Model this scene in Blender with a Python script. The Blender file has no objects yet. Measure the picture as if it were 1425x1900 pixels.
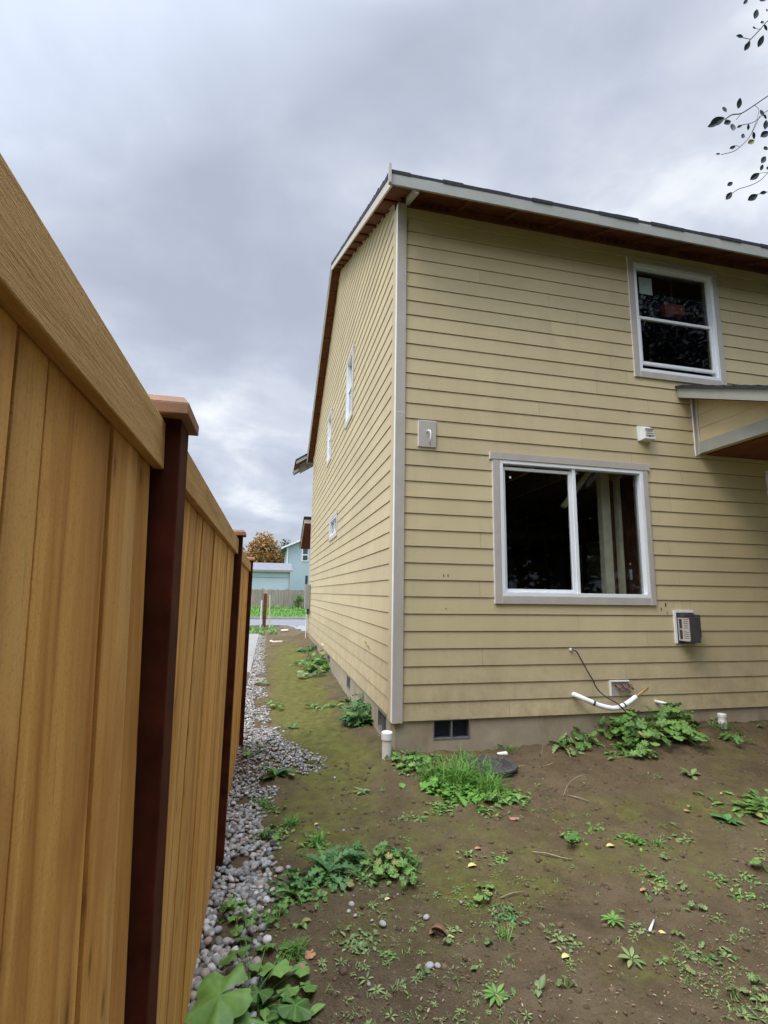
import bpy, bmesh, math, random
import numpy as np
from mathutils import Vector, Matrix
random.seed(7)
rng = np.random.default_rng(7)
S = bpy.context.scene
COL = S.collection
# ---------------------------------------------------------------- camera
CAM = Vector((-1.30316, -5.18474, 1.6436))
RR = Matrix(((0.97509228, -0.22128759, 0.01506113),
             (-0.04971394, -0.1518752, 0.98714864),
             (0.21615634, 0.96330978, 0.15909342)))
FPX = 934.83
cd = bpy.data.cameras.new('camera'); cam = bpy.data.objects.new('camera', cd); COL.objects.link(cam)
cd.sensor_fit = 'VERTICAL'; cd.sensor_height = 24.0; cd.lens = FPX / 1900.0 * 24.0
cd.clip_start = 0.02; cd.clip_end = 3000
m = Matrix.Identity(4)
for i in range(3):
    m[i][0] = RR[0][i]; m[i][1] = RR[1][i]; m[i][2] = -RR[2][i]; m[i][3] = CAM[i]
cam.matrix_world = m
S.camera = cam
S.render.resolution_x = 768; S.render.resolution_y = 1024
# ---------------------------------------------------------------- world and sun
SUN_AZ = math.radians(-120)      # direction the light comes from, measured from +Y towards +X
SUN_EL = math.radians(54)
W = bpy.data.worlds.new("World"); S.world = W; W.use_nodes = True
nt = W.node_tree; nt.nodes.clear()
def wn(t, **k):
    n = nt.nodes.new(t)
    for a, b in k.items(): setattr(n, a, b)
    return n
out = wn('ShaderNodeOutputWorld'); bg = wn('ShaderNodeBackground'); bg.inputs[1].default_value = 1.0
sky = wn('ShaderNodeTexSky', sky_type='NISHITA', sun_disc=False, sun_elevation=SUN_EL, sun_rotation=SUN_AZ)
skys = wn('ShaderNodeVectorMath', operation='SCALE'); skys.inputs[3].default_value = 0.10
nt.links.new(sky.outputs[0], skys.inputs[0])
tc = wn('ShaderNodeTexCoord'); sep = wn('ShaderNodeSeparateXYZ'); nt.links.new(tc.outputs['Generated'], sep.inputs[0])
mx = wn('ShaderNodeMath', operation='MAXIMUM'); mx.inputs[1].default_value = 0.0; nt.links.new(sep.outputs[2], mx.inputs[0])
ad = wn('ShaderNodeMath', operation='ADD'); ad.inputs[1].default_value = 0.30; nt.links.new(mx.outputs[0], ad.inputs[0])
dv = wn('ShaderNodeVectorMath', operation='DIVIDE'); nt.links.new(tc.outputs['Generated'], dv.inputs[0])
cb = wn('ShaderNodeCombineXYZ')
for i in range(3): nt.links.new(ad.outputs[0], cb.inputs[i])
nt.links.new(cb.outputs[0], dv.inputs[1])
def wnoise(scale, detail, rough, off):
    mp = wn('ShaderNodeMapping'); mp.inputs[1].default_value = off; nt.links.new(dv.outputs[0], mp.inputs[0])
    n = wn('ShaderNodeTexNoise'); n.inputs['Scale'].default_value = scale; n.inputs['Detail'].default_value = detail
    n.inputs['Roughness'].default_value = rough; n.inputs['Distortion'].default_value = 0.25
    nt.links.new(mp.outputs[0], n.inputs['Vector']); return n
n1 = wnoise(0.95, 4, 0.5, (3.1, 1.7, 0)); n2 = wnoise(2.6, 5, 0.55, (8.3, 2.2, 4))
ma = wn('ShaderNodeMath', operation='MULTIPLY'); ma.inputs[1].default_value = 0.55; nt.links.new(n1.outputs[0], ma.inputs[0])
mb_ = wn('ShaderNodeMath', operation='MULTIPLY_ADD'); mb_.inputs[1].default_value = 0.45
nt.links.new(n2.outputs[0], mb_.inputs[0]); nt.links.new(ma.outputs[0], mb_.inputs[2])
cr = wn('ShaderNodeValToRGB'); nt.links.new(mb_.outputs[0], cr.inputs[0])
e = cr.color_ramp.elements
e[0].position = 0.39; e[0].color = (0.445, 0.490, 0.590, 1)
e[1].position = 0.62; e[1].color = (0.92, 0.95, 1.0, 1)
x = cr.color_ramp.elements.new(0.455); x.color = (0.490, 0.538, 0.645, 1)
x = cr.color_ramp.elements.new(0.505); x.color = (0.555, 0.605, 0.715, 1)
x = cr.color_ramp.elements.new(0.555); x.color = (0.650, 0.700, 0.800, 1)
# brighter cloud where the hidden sun stands
sd = Vector((math.sin(SUN_AZ) * math.cos(SUN_EL), math.cos(SUN_AZ) * math.cos(SUN_EL), math.sin(SUN_EL)))
dt = wn('ShaderNodeVectorMath', operation='DOT_PRODUCT'); dt.inputs[1].default_value = sd
nt.links.new(tc.outputs['Generated'], dt.inputs[0])
mr = wn('ShaderNodeMapRange'); mr.inputs[1].default_value = 0.38; mr.inputs[2].default_value = 1.0
mr.inputs[3].default_value = 1.0; mr.inputs[4].default_value = 3.2; nt.links.new(dt.outputs['Value'], mr.inputs[0])
mz = wn('ShaderNodeMapRange', interpolation_type='SMOOTHSTEP'); mz.inputs[1].default_value = 0.80; mz.inputs[2].default_value = 1.0   # overcast: brightest overhead
mz.inputs[3].default_value = 1.0; mz.inputs[4].default_value = 6.5; nt.links.new(sep.outputs[2], mz.inputs[0])
mzz = wn('ShaderNodeMath', operation='MULTIPLY'); nt.links.new(mr.outputs[0], mzz.inputs[0]); nt.links.new(mz.outputs[0], mzz.inputs[1])
scl = wn('ShaderNodeVectorMath', operation='SCALE'); nt.links.new(cr.outputs[0], scl.inputs[0]); nt.links.new(mzz.outputs[0], scl.inputs[3])
mix = wn('ShaderNodeMix', data_type='RGBA'); mix.inputs[0].default_value = 0.92
nt.links.new(skys.outputs[0], mix.inputs[6]); nt.links.new(scl.outputs[0], mix.inputs[7])
nt.links.new(mix.outputs[2], bg.inputs[0]); nt.links.new(bg.outputs[0], out.inputs[0])
sl = bpy.data.lights.new('sun', 'SUN'); sl.energy = 1.5; sl.angle = math.radians(22); sl.color = (1.0, 0.90, 0.74)
so = bpy.data.objects.new('sun', sl); COL.objects.link(so)
so.rotation_euler = (-sd).to_track_quat('-Z', 'Y').to_euler(); so.location = (-8, -8, 12)
S.view_settings.view_transform = 'Standard'; S.view_settings.look = 'None'
S.view_settings.exposure = 0.15; S.view_settings.gamma = 1.0; S.view_settings.use_curve_mapping = False
S.cycles.max_bounces = 8; S.cycles.transparent_max_bounces = 12

def at(px, py, z=None, x=None, y=None):
    """point where the sight line of a photo pixel meets a plane of the place"""
    d = Vector(((px - 712.5) / FPX, -(py - 950) / FPX, 1.0))
    d = RR.transposed() @ d
    if z is not None: t = (z - CAM.z) / d.z
    elif x is not None: t = (x - CAM.x) / d.x
    else: t = (y - CAM.y) / d.y
    return CAM + d * t

# ---------------------------------------------------------------- materials
class NM:
    def __init__(s, name):
        s.m = bpy.data.materials.new(name); s.m.use_nodes = True; s.t = s.m.node_tree; s.t.nodes.clear()
        s.o = s.n('ShaderNodeOutputMaterial'); s.b = s.n('ShaderNodeBsdfPrincipled'); s.l(s.b.outputs[0], s.o.inputs[0])
        s.tc = s.n('ShaderNodeTexCoord')
    def n(s, t, **k):
        a = s.t.nodes.new(t)
        for q, v in k.items(): setattr(a, q, v)
        return a
    def l(s, a, b): s.t.links.new(a, b)
    def vec(s, scale=(1, 1, 1), island=0.0):
        mp = s.n('ShaderNodeMapping'); mp.inputs[3].default_value = scale
        s.l(s.tc.outputs['Object'], mp.inputs[0])
        if island:
            g = s.n('ShaderNodeNewGeometry'); ml = s.n('ShaderNodeMath', operation='MULTIPLY'); ml.inputs[1].default_value = island
            s.l(g.outputs['Random Per Island'], ml.inputs[0])
            a = s.n('ShaderNodeVectorMath', operation='ADD'); s.l(mp.outputs[0], a.inputs[0]); s.l(ml.outputs[0], a.inputs[1])
            return a.outputs[0]
        return mp.outputs[0]
    def noise(s, scale, detail=4, rough=0.55, v=None, dist=0.0):
        a = s.n('ShaderNodeTexNoise'); a.inputs['Scale'].default_value = scale; a.inputs['Detail'].default_value = detail
        a.inputs['Roughness'].default_value = rough; a.inputs['Distortion'].default_value = dist
        s.l(v if v is not None else s.tc.outputs['Object'], a.inputs['Vector']); return a.outputs[0]
    def ramp(s, f, stops):
        r = s.n('ShaderNodeValToRGB'); s.l(f, r.inputs[0]); el = r.color_ramp.elements
        el[0].position, el[0].color = stops[0][0], (*stops[0][1], 1); el[1].position, el[1].color = stops[-1][0], (*stops[-1][1], 1)
        for p, c in stops[1:-1]: q = el.new(p); q.color = (*c, 1)
        return r.outputs[0]
    def val(s, f, a, b, c=0.0, d=1.0):
        r = s.n('ShaderNodeMapRange'); s.l(f, r.inputs[0])
        for i, v in enumerate((a, b, c, d)): r.inputs[1 + i].default_value = v
        return r.outputs[0]
    def mixc(s, f, a, b, mode='MIX'):
        x = s.n('ShaderNodeMix', data_type='RGBA', blend_type=mode)
        for i, v in ((0, f), (6, a), (7, b)):
            if isinstance(v, (int, float)): x.inputs[i].default_value = v
            elif isinstance(v, tuple): x.inputs[i].default_value = (*v, 1)
            else: s.l(v, x.inputs[i])
        return x.outputs[2]
    def rand(s): return s.n('ShaderNodeNewGeometry').outputs['Random Per Island']
    def attr(s, name): return s.n('ShaderNodeAttribute', attribute_name=name).outputs['Fac']
    def bump(s, h, strength, dist):
        b = s.n('ShaderNodeBump'); b.inputs['Strength'].default_value = strength; b.inputs['Distance'].default_value = dist
        s.l(h, b.inputs['Height']); s.l(b.outputs[0], s.b.inputs['Normal'])
    def fin(s, col=None, rough=0.6, spec=0.5, metal=0.0):
        if col is not None:
            if isinstance(col, tuple): s.b.inputs['Base Color'].default_value = (*col, 1)
            else: s.l(col, s.b.inputs['Base Color'])
        if isinstance(rough, float): s.b.inputs['Roughness'].default_value = rough
        else: s.l(rough, s.b.inputs['Roughness'])
        s.b.inputs['Specular IOR Level'].default_value = spec; s.b.inputs['Metallic'].default_value = metal
        return s.m

def simple(name, col, rough=0.6, spec=0.4, var=0.15, scale=6.0, bump=0.0, island=0.0, metal=0.0):
    k = NM(name); f = k.noise(scale, 5, 0.6)
    d = tuple(c * (1 - var) for c in col); u = tuple(min(1, c * (1 + var)) for c in col)
    c = k.ramp(f, [(0.3, d), (0.7, u)])
    if island:
        c = k.mixc(1.0, c, k.ramp(k.rand(), [(0, (1 - island,) * 3), (1, (1 + island,) * 3)]), 'MULTIPLY')
    if bump: k.bump(k.noise(scale * 12, 4, 0.6), bump, 0.01)
    return k.fin(c, rough, spec, metal)

def mat_siding():
    k = NM('painted_siding')
    f = k.noise(1.3, 5, 0.6); c = k.ramp(f, [(0.3, (0.505, 0.418, 0.250)), (0.7, (0.565, 0.470, 0.285))])
    c = k.mixc(1.0, c, k.ramp(k.rand(), [(0, (0.95, 0.95, 0.95)), (1, (1.05, 1.05, 1.04))]), 'MULTIPLY')
    st = k.noise(3.0, 6, 0.65, k.vec((1, 1, 0.25)))
    c = k.mixc(k.val(st, 0.52, 0.80, 0, 0.28), c, (0.33, 0.26, 0.15))
    sp = k.noise(38, 3, 0.6); c = k.mixc(k.val(sp, 0.70, 0.76, 0, 0.4), c, (0.25, 0.20, 0.13))
    # soil splashed on the lowest boards
    pz = k.n('ShaderNodeSeparateXYZ'); k.l(k.tc.outputs['Object'], pz.inputs[0])
    lo = k.val(pz.outputs[2], 0.35, 1.35, 1, 0); ds = k.noise(5, 6, 0.7)
    dm = k.n('ShaderNodeMath', operation='MULTIPLY'); k.l(lo, dm.inputs[0]); k.l(k.val(ds, 0.36, 0.66, 0, 0.5), dm.inputs[1])
    c = k.mixc(dm.outputs[0], c, (0.22, 0.155, 0.095))
    k.bump(k.noise(30, 5, 0.65, k.vec((0.25, 0.25, 3))), 0.25, 0.004)
    return k.fin(c, 0.62, 0.35)

def mat_cedar(name, stops, grain=(22, 22, 1.1), bump=0.5, streak=0.5, rough=0.65, knot=1.0):
    k = NM(name)
    v = k.vec(grain, 37.0)
    a = k.noise(1.0, 6, 0.6, v, 0.6)
    c = k.ramp(a, stops)
    big = k.noise(1.0, 4, 0.6, k.vec(tuple(g * 0.22 for g in grain), 11.0), 0.8)
    c = k.mixc(k.val(big, 0.5, 0.72, 0, streak), c, (0.25, 0.085, 0.018))
    pale = k.noise(1.0, 3, 0.5, k.vec(tuple(g * 0.3 for g in grain), 23.0))
    c = k.mixc(k.val(pale, 0.52, 0.72, 0, 0.5), c, (0.70, 0.47, 0.19))
    c = k.mixc(k.val(k.noise(1.0, 4, 0.6, k.vec(tuple(max(2.2, g * .28) for g in grain), 31.0), 0.5), 0.55, 0.75, 0, 0.6), c, (0.36, 0.13, 0.030))
    fine = k.noise(1.0, 5, 0.7, k.vec(tuple(g * 6 for g in grain), 5.0))
    c = k.mixc(k.val(fine, 0.55, 0.75, 0, 0.35), c, (0.17, 0.07, 0.02))
    spk = k.noise(240, 3, 0.7); c = k.mixc(k.val(spk, 0.52, 0.72, 0, 0.35), c, (0.26, 0.115, 0.03))
    # knots
    vo = k.n('ShaderNodeTexVoronoi'); vo.inputs['Scale'].default_value = 1.0
    vo.voronoi_dimensions = '2D'; sx = k.n('ShaderNodeSeparateXYZ'); k.l(k.vec((1, 6.5, 2.4) if grain[2] < 5 else (1, 0.8, 9.0), 9.0), sx.inputs[0])
    cx = k.n('ShaderNodeCombineXYZ'); k.l(sx.outputs[1], cx.inputs[0]); k.l(sx.outputs[2], cx.inputs[1]); k.l(cx.outputs[0], vo.inputs['Vector'])
    c = k.mixc(k.val(vo.outputs[0], 0.05, 0.13, 0.5 * knot, 0), c, (0.22, 0.075, 0.02)); c = k.mixc(k.val(vo.outputs[0], 0.025, 0.05, 0.85 * knot, 0), c, (0.09, 0.028, 0.008))
    c = k.mixc(1.0, c, k.ramp(k.rand(), [(0, (0.86, 0.80, 0.74)), (0.5, (1.0, 0.96, 0.92)), (1, (1.13, 1.10, 1.06))]), 'MULTIPLY')
    k.bump(fine, bump, 0.004)
    return k.fin(c, rough, 0.25)

def mat_leaf(name, c0, c1, vein=(0.25, 0.33, 0.12), trans=0.25, yellow=0.12):
    k = NM(name)
    f = k.rand(); n = k.noise(14, 3, 0.6)
    c = k.ramp(f, [(0.0, c0), (0.75, c1), (0.955, tuple(a * (1 + yellow) for a in c1)), (0.962, (0.34, 0.30, 0.09) if yellow < .2 else c1)])
    c = k.mixc(k.val(n, 0.35, 0.7, 0, 0.5), c, tuple(a * 0.62 for a in c0))
    c = k.mixc(k.val(k.attr('vein'), 0.55, 1.0, 0, 0.42), c, vein)
    k.bump(k.noise(60, 3, 0.6), 0.3, 0.003)
    k.fin(c, 0.48, 0.35)
    tr = k.n('ShaderNodeBsdfTranslucent'); k.l(c, tr.inputs[0]); mxs = k.n('ShaderNodeMixShader'); mxs.inputs[0].default_value = trans
    k.l(k.b.outputs[0], mxs.inputs[1]); k.l(tr.outputs[0], mxs.inputs[2]); k.l(mxs.outputs[0], k.o.inputs[0])
    return k.m

def mat_glass():
    k = NM('window_glass'); t = k.t; t.nodes.remove(k.b)
    tr = k.n('ShaderNodeBsdfTransparent'); tr.inputs[0].default_value = (0.86, 0.90, 0.90, 1)
    gl = k.n('ShaderNodeBsdfGlossy'); gl.inputs['Roughness'].default_value = 0.01; gl.inputs[0].default_value = (0.85, 0.92, 1.0, 1)
    lw = k.n('ShaderNodeLayerWeight'); lw.inputs[0].default_value = 0.5; pw_ = k.n('ShaderNodeMath', operation='POWER'); pw_.inputs[1].default_value = 5.0; k.l(lw.outputs['Facing'], pw_.inputs[0])
    fr = k.n('ShaderNodeMath', operation='MULTIPLY_ADD'); fr.inputs[1].default_value = 0.9; fr.inputs[2].default_value = 0.022; k.l(pw_.outputs[0], fr.inputs[0])
    mxs = k.n('ShaderNodeMixShader'); k.l(fr.outputs[0], mxs.inputs[0]); k.l(tr.outputs[0], mxs.inputs[1]); k.l(gl.outputs[0], mxs.inputs[2])
    k.l(mxs.outputs[0], k.o.inputs[0]); return k.m

def mat_ground():
    k = NM('soil')
    big = k.noise(1.1, 6, 0.65); med = k.noise(7.0, 8, 0.72, None, 0.3); fin = k.noise(60, 6, 0.72)
    c = k.ramp(big, [(0.28, (0.074, 0.049, 0.021)), (0.5, (0.125, 0.086, 0.040)), (0.72, (0.185, 0.135, 0.072))])
    c = k.mixc(k.val(med, 0.40, 0.70, 0, 0.6), c, (0.195, 0.145, 0.082))
    c = k.mixc(k.val(fin, 0.50, 0.72, 0, 0.6), c, (0.055, 0.036, 0.023))
    c = k.mixc(k.val(k.noise(140, 2, 0.6), 0.68, 0.78, 0, 0.6), c, (0.32, 0.27, 0.20))
    c = k.mixc(k.val(k.noise(2.3, 5, 0.65, None, 0.5), 0.52, 0.68, 0, 0.55), c, (0.060, 0.040, 0.024))
    # moss and algae film
    mo = k.attr('moss'); mn = k.noise(2.6, 6, 0.68, None, 0.4); mf = k.noise(26, 5, 0.7)
    s1 = k.n('ShaderNodeMath', operation='ADD'); k.l(mo, s1.inputs[0]); k.l(k.val(mn, 0.2, 0.8, -0.55, 0.55), s1.inputs[1])
    s2 = k.n('ShaderNodeMath', operation='ADD'); k.l(s1.outputs[0], s2.inputs[0]); k.l(k.val(mf, 0.3, 0.7, -0.22, 0.22), s2.inputs[1])
    mc = k.ramp(k.noise(9, 5, 0.6), [(0.3, (0.095, 0.082, 0.018)), (0.5, (0.138, 0.136, 0.026)), (0.75, (0.180, 0.188, 0.042))])
    c = k.mixc(k.val(s2.outputs[0], 0.38, 0.95, 0, 0.88), c, mc)
    gr = k.attr('grass'); gc = k.ramp(k.noise(5, 6, 0.7), [(0.3, (0.05, 0.10, 0.015)), (0.7, (0.12, 0.24, 0.035))])
    c = k.mixc(gr, c, gc)
    h = k.n('ShaderNodeMath', operation='MULTIPLY_ADD'); k.l(k.noise(25, 8, 0.72), h.inputs[0]); h.inputs[1].default_value = 1.0; k.l(k.noise(110, 4, 0.7), h.inputs[2])
    k.bump(h.outputs[0], 1.0, 0.02)
    return k.fin(c, k.val(big, 0.3, 0.7, 0.75, 0.95), 0.25)

def mat_pebble():
    k = NM('river_pebbles')
    c = k.ramp(k.rand(), [(0, (0.09, 0.085, 0.075)), (0.25, (0.21, 0.20, 0.18)), (0.5, (0.33, 0.315, 0.285)), (0.62, (0.30, 0.215, 0.165)),
                          (0.75, (0.25, 0.265, 0.27)), (0.9, (0.44, 0.41, 0.36)), (1.0, (0.55, 0.52, 0.48))])
    c = k.mixc(k.val(k.noise(60, 4, 0.6), 0.5, 0.7, 0, 0.4), c, (0.14, 0.12, 0.11))
    k.bump(k.noise(150, 3, 0.6), 0.2, 0.002)
    return k.fin(c, 0.6, 0.4)

def mat_concrete(name, a, b, stain=(0.12, 0.09, 0.05)):
    k = NM(name); c = k.ramp(k.noise(3, 6, 0.65), [(0.3, a), (0.7, b)])
    c = k.mixc(k.val(k.noise(5, 6, 0.7, k.vec((1, 1, 0.35))), 0.5, 0.75, 0, 0.5), c, stain)
    c = k.mixc(k.val(k.noise(90, 3, 0.6), 0.62, 0.75, 0, 0.4), c, tuple(q * 0.5 for q in a))
    k.bump(k.noise(45, 6, 0.7), 0.5, 0.004); return k.fin(c, 0.85, 0.25)

def mat_shingle():
    k = NM('roof_shingles'); c = k.ramp(k.noise(60, 4, 0.6), [(0.3, (0.012, 0.013, 0.018)), (0.7, (0.045, 0.048, 0.058))])
    k.bump(k.noise(120, 3, 0.6), 0.5, 0.004); return k.fin(c, 0.85, 0.3)

M = dict(
    siding=mat_siding(),
    trim=simple('taupe_trim', (0.45, 0.41, 0.37), 0.55, 0.35, 0.07, 5, 0.1),
    trim_edge=simple('white_caulk', (0.78, 0.78, 0.77), 0.5, 0.4, 0.05, 10),
    side_trim=simple('pale_trim', (0.55, 0.50, 0.44), 0.55, 0.35, 0.05, 5, 0.1),
    fascia=simple('fascia_paint', (0.33, 0.335, 0.305), 0.55, 0.35, 0.08, 4, 0.15),
    vinyl=simple('white_vinyl', (0.80, 0.82, 0.85), 0.35, 0.5, 0.04, 3),
    glass=mat_glass(),
    shingle=mat_shingle(),
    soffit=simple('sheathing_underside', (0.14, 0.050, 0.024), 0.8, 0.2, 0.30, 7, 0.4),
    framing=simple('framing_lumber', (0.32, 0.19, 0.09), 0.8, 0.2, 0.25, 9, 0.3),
    stud_pale=simple('pale_lumber', (0.60, 0.50, 0.36), 0.75, 0.2, 0.12, 9, 0.3),
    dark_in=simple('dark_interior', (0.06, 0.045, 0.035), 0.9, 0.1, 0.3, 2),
    found=mat_concrete('foundation_concrete', (0.30, 0.245, 0.17), (0.40, 0.335, 0.245), (0.17, 0.12, 0.07)),
    conc=mat_concrete('concrete_slab', (0.24, 0.23, 0.22), (0.32, 0.31, 0.295), (0.18, 0.16, 0.13)),
    road=mat_concrete('asphalt', (0.17, 0.17, 0.18), (0.22, 0.22, 0.23), (0.13, 0.13, 0.13)),
    black=simple('black_rubber', (0.02, 0.02, 0.022), 0.5, 0.5, 0.3, 10),
    screen=simple('vent_screen', (0.035, 0.04, 0.055), 0.6, 0.4, 0.3, 30),
    galv=simple('galvanised_metal', (0.28, 0.29, 0.31), 0.45, 0.5, 0.2, 12, 0.1, 0, 0.6),
    hood=simple('dark_hood_metal', (0.055, 0.048, 0.052), 0.5, 0.5, 0.2, 12),
    louvre=simple('pale_louvre', (0.50, 0.46, 0.42), 0.5, 0.4, 0.12, 20),
    plastic=simple('white_plastic', (0.78, 0.77, 0.76), 0.4, 0.5, 0.05, 6),
    pvc=simple('white_pvc', (0.70, 0.66, 0.64), 0.35, 0.5, 0.07, 12),
    foam=simple('white_foam_sleeve', (0.80, 0.80, 0.83), 0.6, 0.3, 0.05, 20, 0.2),
    copper=simple('copper', (0.62, 0.30, 0.14), 0.35, 0.5, 0.15, 20, 0, 0, 0.7),
    brass=simple('aged_valve_metal', (0.16, 0.085, 0.055), 0.5, 0.5, 0.4, 30, 0, 0, 0.3),
    meter=simple('grey_utility_box', (0.27, 0.27, 0.26), 0.5, 0.4, 0.08, 6),
    post=simple('dark_stained_post', (0.066, 0.016, 0.007), 0.8, 0.12, 0.5, 9, 0.05),
    cap=simple('cedar_cap', (0.33, 0.185, 0.11), 0.7, 0.25, 0.15, 9, 0.05),
    gap_shade=simple('painted_gap_shade', (0.07, 0.022, 0.008), 0.8, 0.15, 0.2, 9),  # dark tone stands for the shade in the fence gaps
    cedar=mat_cedar('cedar_board', [(0.28, (0.46, 0.195, 0.042)), (0.45, (0.68, 0.345, 0.085)), (0.62, (0.80, 0.445, 0.125)), (0.8, (0.84, 0.54, 0.19))], knot=0.6),
    cedar_rail=mat_cedar('rough_cedar_rail', [(0.3, (0.42, 0.25, 0.09)), (0.5, (0.58, 0.36, 0.14)), (0.75, (0.70, 0.46, 0.20))],
                         (30, 2.2, 30), 0.6, 0.12, 0.85, 0.0),
    greywood=mat_cedar('weathered_board', [(0.3, (0.16, 0.145, 0.13)), (0.5, (0.25, 0.23, 0.21)), (0.75, (0.33, 0.31, 0.29))], (8, 8, 0.8), 0.2, 0.05),
    blue=simple('pale_blue_siding', (0.37, 0.46, 0.51), 0.6, 0.3, 0.04, 1),
    bluegarage=simple('pale_blue_garage_siding', (0.43, 0.53, 0.58), 0.6, 0.3, 0.04, 1),
    greyroof=simple('grey_shingles', (0.20, 0.20, 0.22), 0.85, 0.2, 0.15, 3),
    white=simple('white_trim', (0.72, 0.73, 0.74), 0.5, 0.4, 0.04, 3),
    dglass=simple('dark_window', (0.05, 0.06, 0.07), 0.1, 0.6, 0.2, 2),
    redwood=simple('red_brown_post', (0.14, 0.05, 0.03), 0.8, 0.2, 0.3, 8, 0.3),
    scrap=simple('raw_lumber_scrap', (0.58, 0.50, 0.38), 0.8, 0.2, 0.1, 9),
    ground=mat_ground(),
    pebble=mat_pebble(),
    stone=simple('pale_stone', (0.27, 0.255, 0.23), 0.65, 0.35, 0.3, 30, 0.3, 0.25),
    clod=simple('soil_clod', (0.115, 0.080, 0.048), 0.95, 0.15, 0.35, 40, 0.5, 0.3),
    lid=simple('black_septic_plastic', (0.06, 0.052, 0.054), 0.6, 0.4, 0.35, 14, 0.3),
    leaf=mat_leaf('broad_leaf', (0.070, 0.160, 0.030), (0.19, 0.34, 0.07), (0.26, 0.42, 0.15)),
    leaf2=mat_leaf('thistle_leaf', (0.045, 0.125, 0.034), (0.115, 0.25, 0.06), (0.20, 0.34, 0.13)),
    leaf3=mat_leaf('pale_weed_leaf', (0.11, 0.17, 0.05), (0.26, 0.34, 0.12), (0.26, 0.32, 0.14)),
    grass=mat_leaf('grass_blade', (0.06, 0.17, 0.022), (0.17, 0.38, 0.055), (0.2, 0.3, 0.08)),
    yellow=simple('yellow_fallen_leaf', (0.52, 0.44, 0.17), 0.6, 0.3, 0.2, 30),
    orange=simple('orange_fallen_leaf', (0.38, 0.19, 0.09), 0.6, 0.3, 0.2, 30),
    pink=simple('pink_fallen_leaf', (0.34, 0.15, 0.12), 0.6, 0.3, 0.2, 30),
    brown=simple('brown_dead_leaf', (0.16, 0.09, 0.05), 0.8, 0.2, 0.3, 30, 0, 0.4),
    twig=simple('dry_twig', (0.30, 0.23, 0.16), 0.8, 0.2, 0.25, 20, 0.3),
    bark=simple('bark', (0.09, 0.07, 0.06), 0.9, 0.2, 0.3, 8, 0.6),
    tree_leaf=mat_leaf('tree_leaf', (0.012, 0.026, 0.030), (0.028, 0.050, 0.055), (0.04, 0.06, 0.05), 0.08),
    autumn=mat_leaf('autumn_leaf', (0.10, 0.12, 0.03), (0.50, 0.23, 0.07), (0.3, 0.2, 0.08), 0.2, 0.3),
    dkgreen=mat_leaf('evergreen_leaf', (0.018, 0.035, 0.018), (0.05, 0.07, 0.03), (0.05, 0.08, 0.04), 0.1),
    red=simple('red_paint', (0.20, 0.03, 0.025), 0.45, 0.5, 0.1, 6),
    paper=simple('paper_sticker', (0.62, 0.66, 0.62), 0.7, 0.2, 0.04, 6),
    cleared=simple('yellow_scuff', (0.36, 0.26, 0.09), 0.7, 0.2, 0.2, 30),
)

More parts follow.
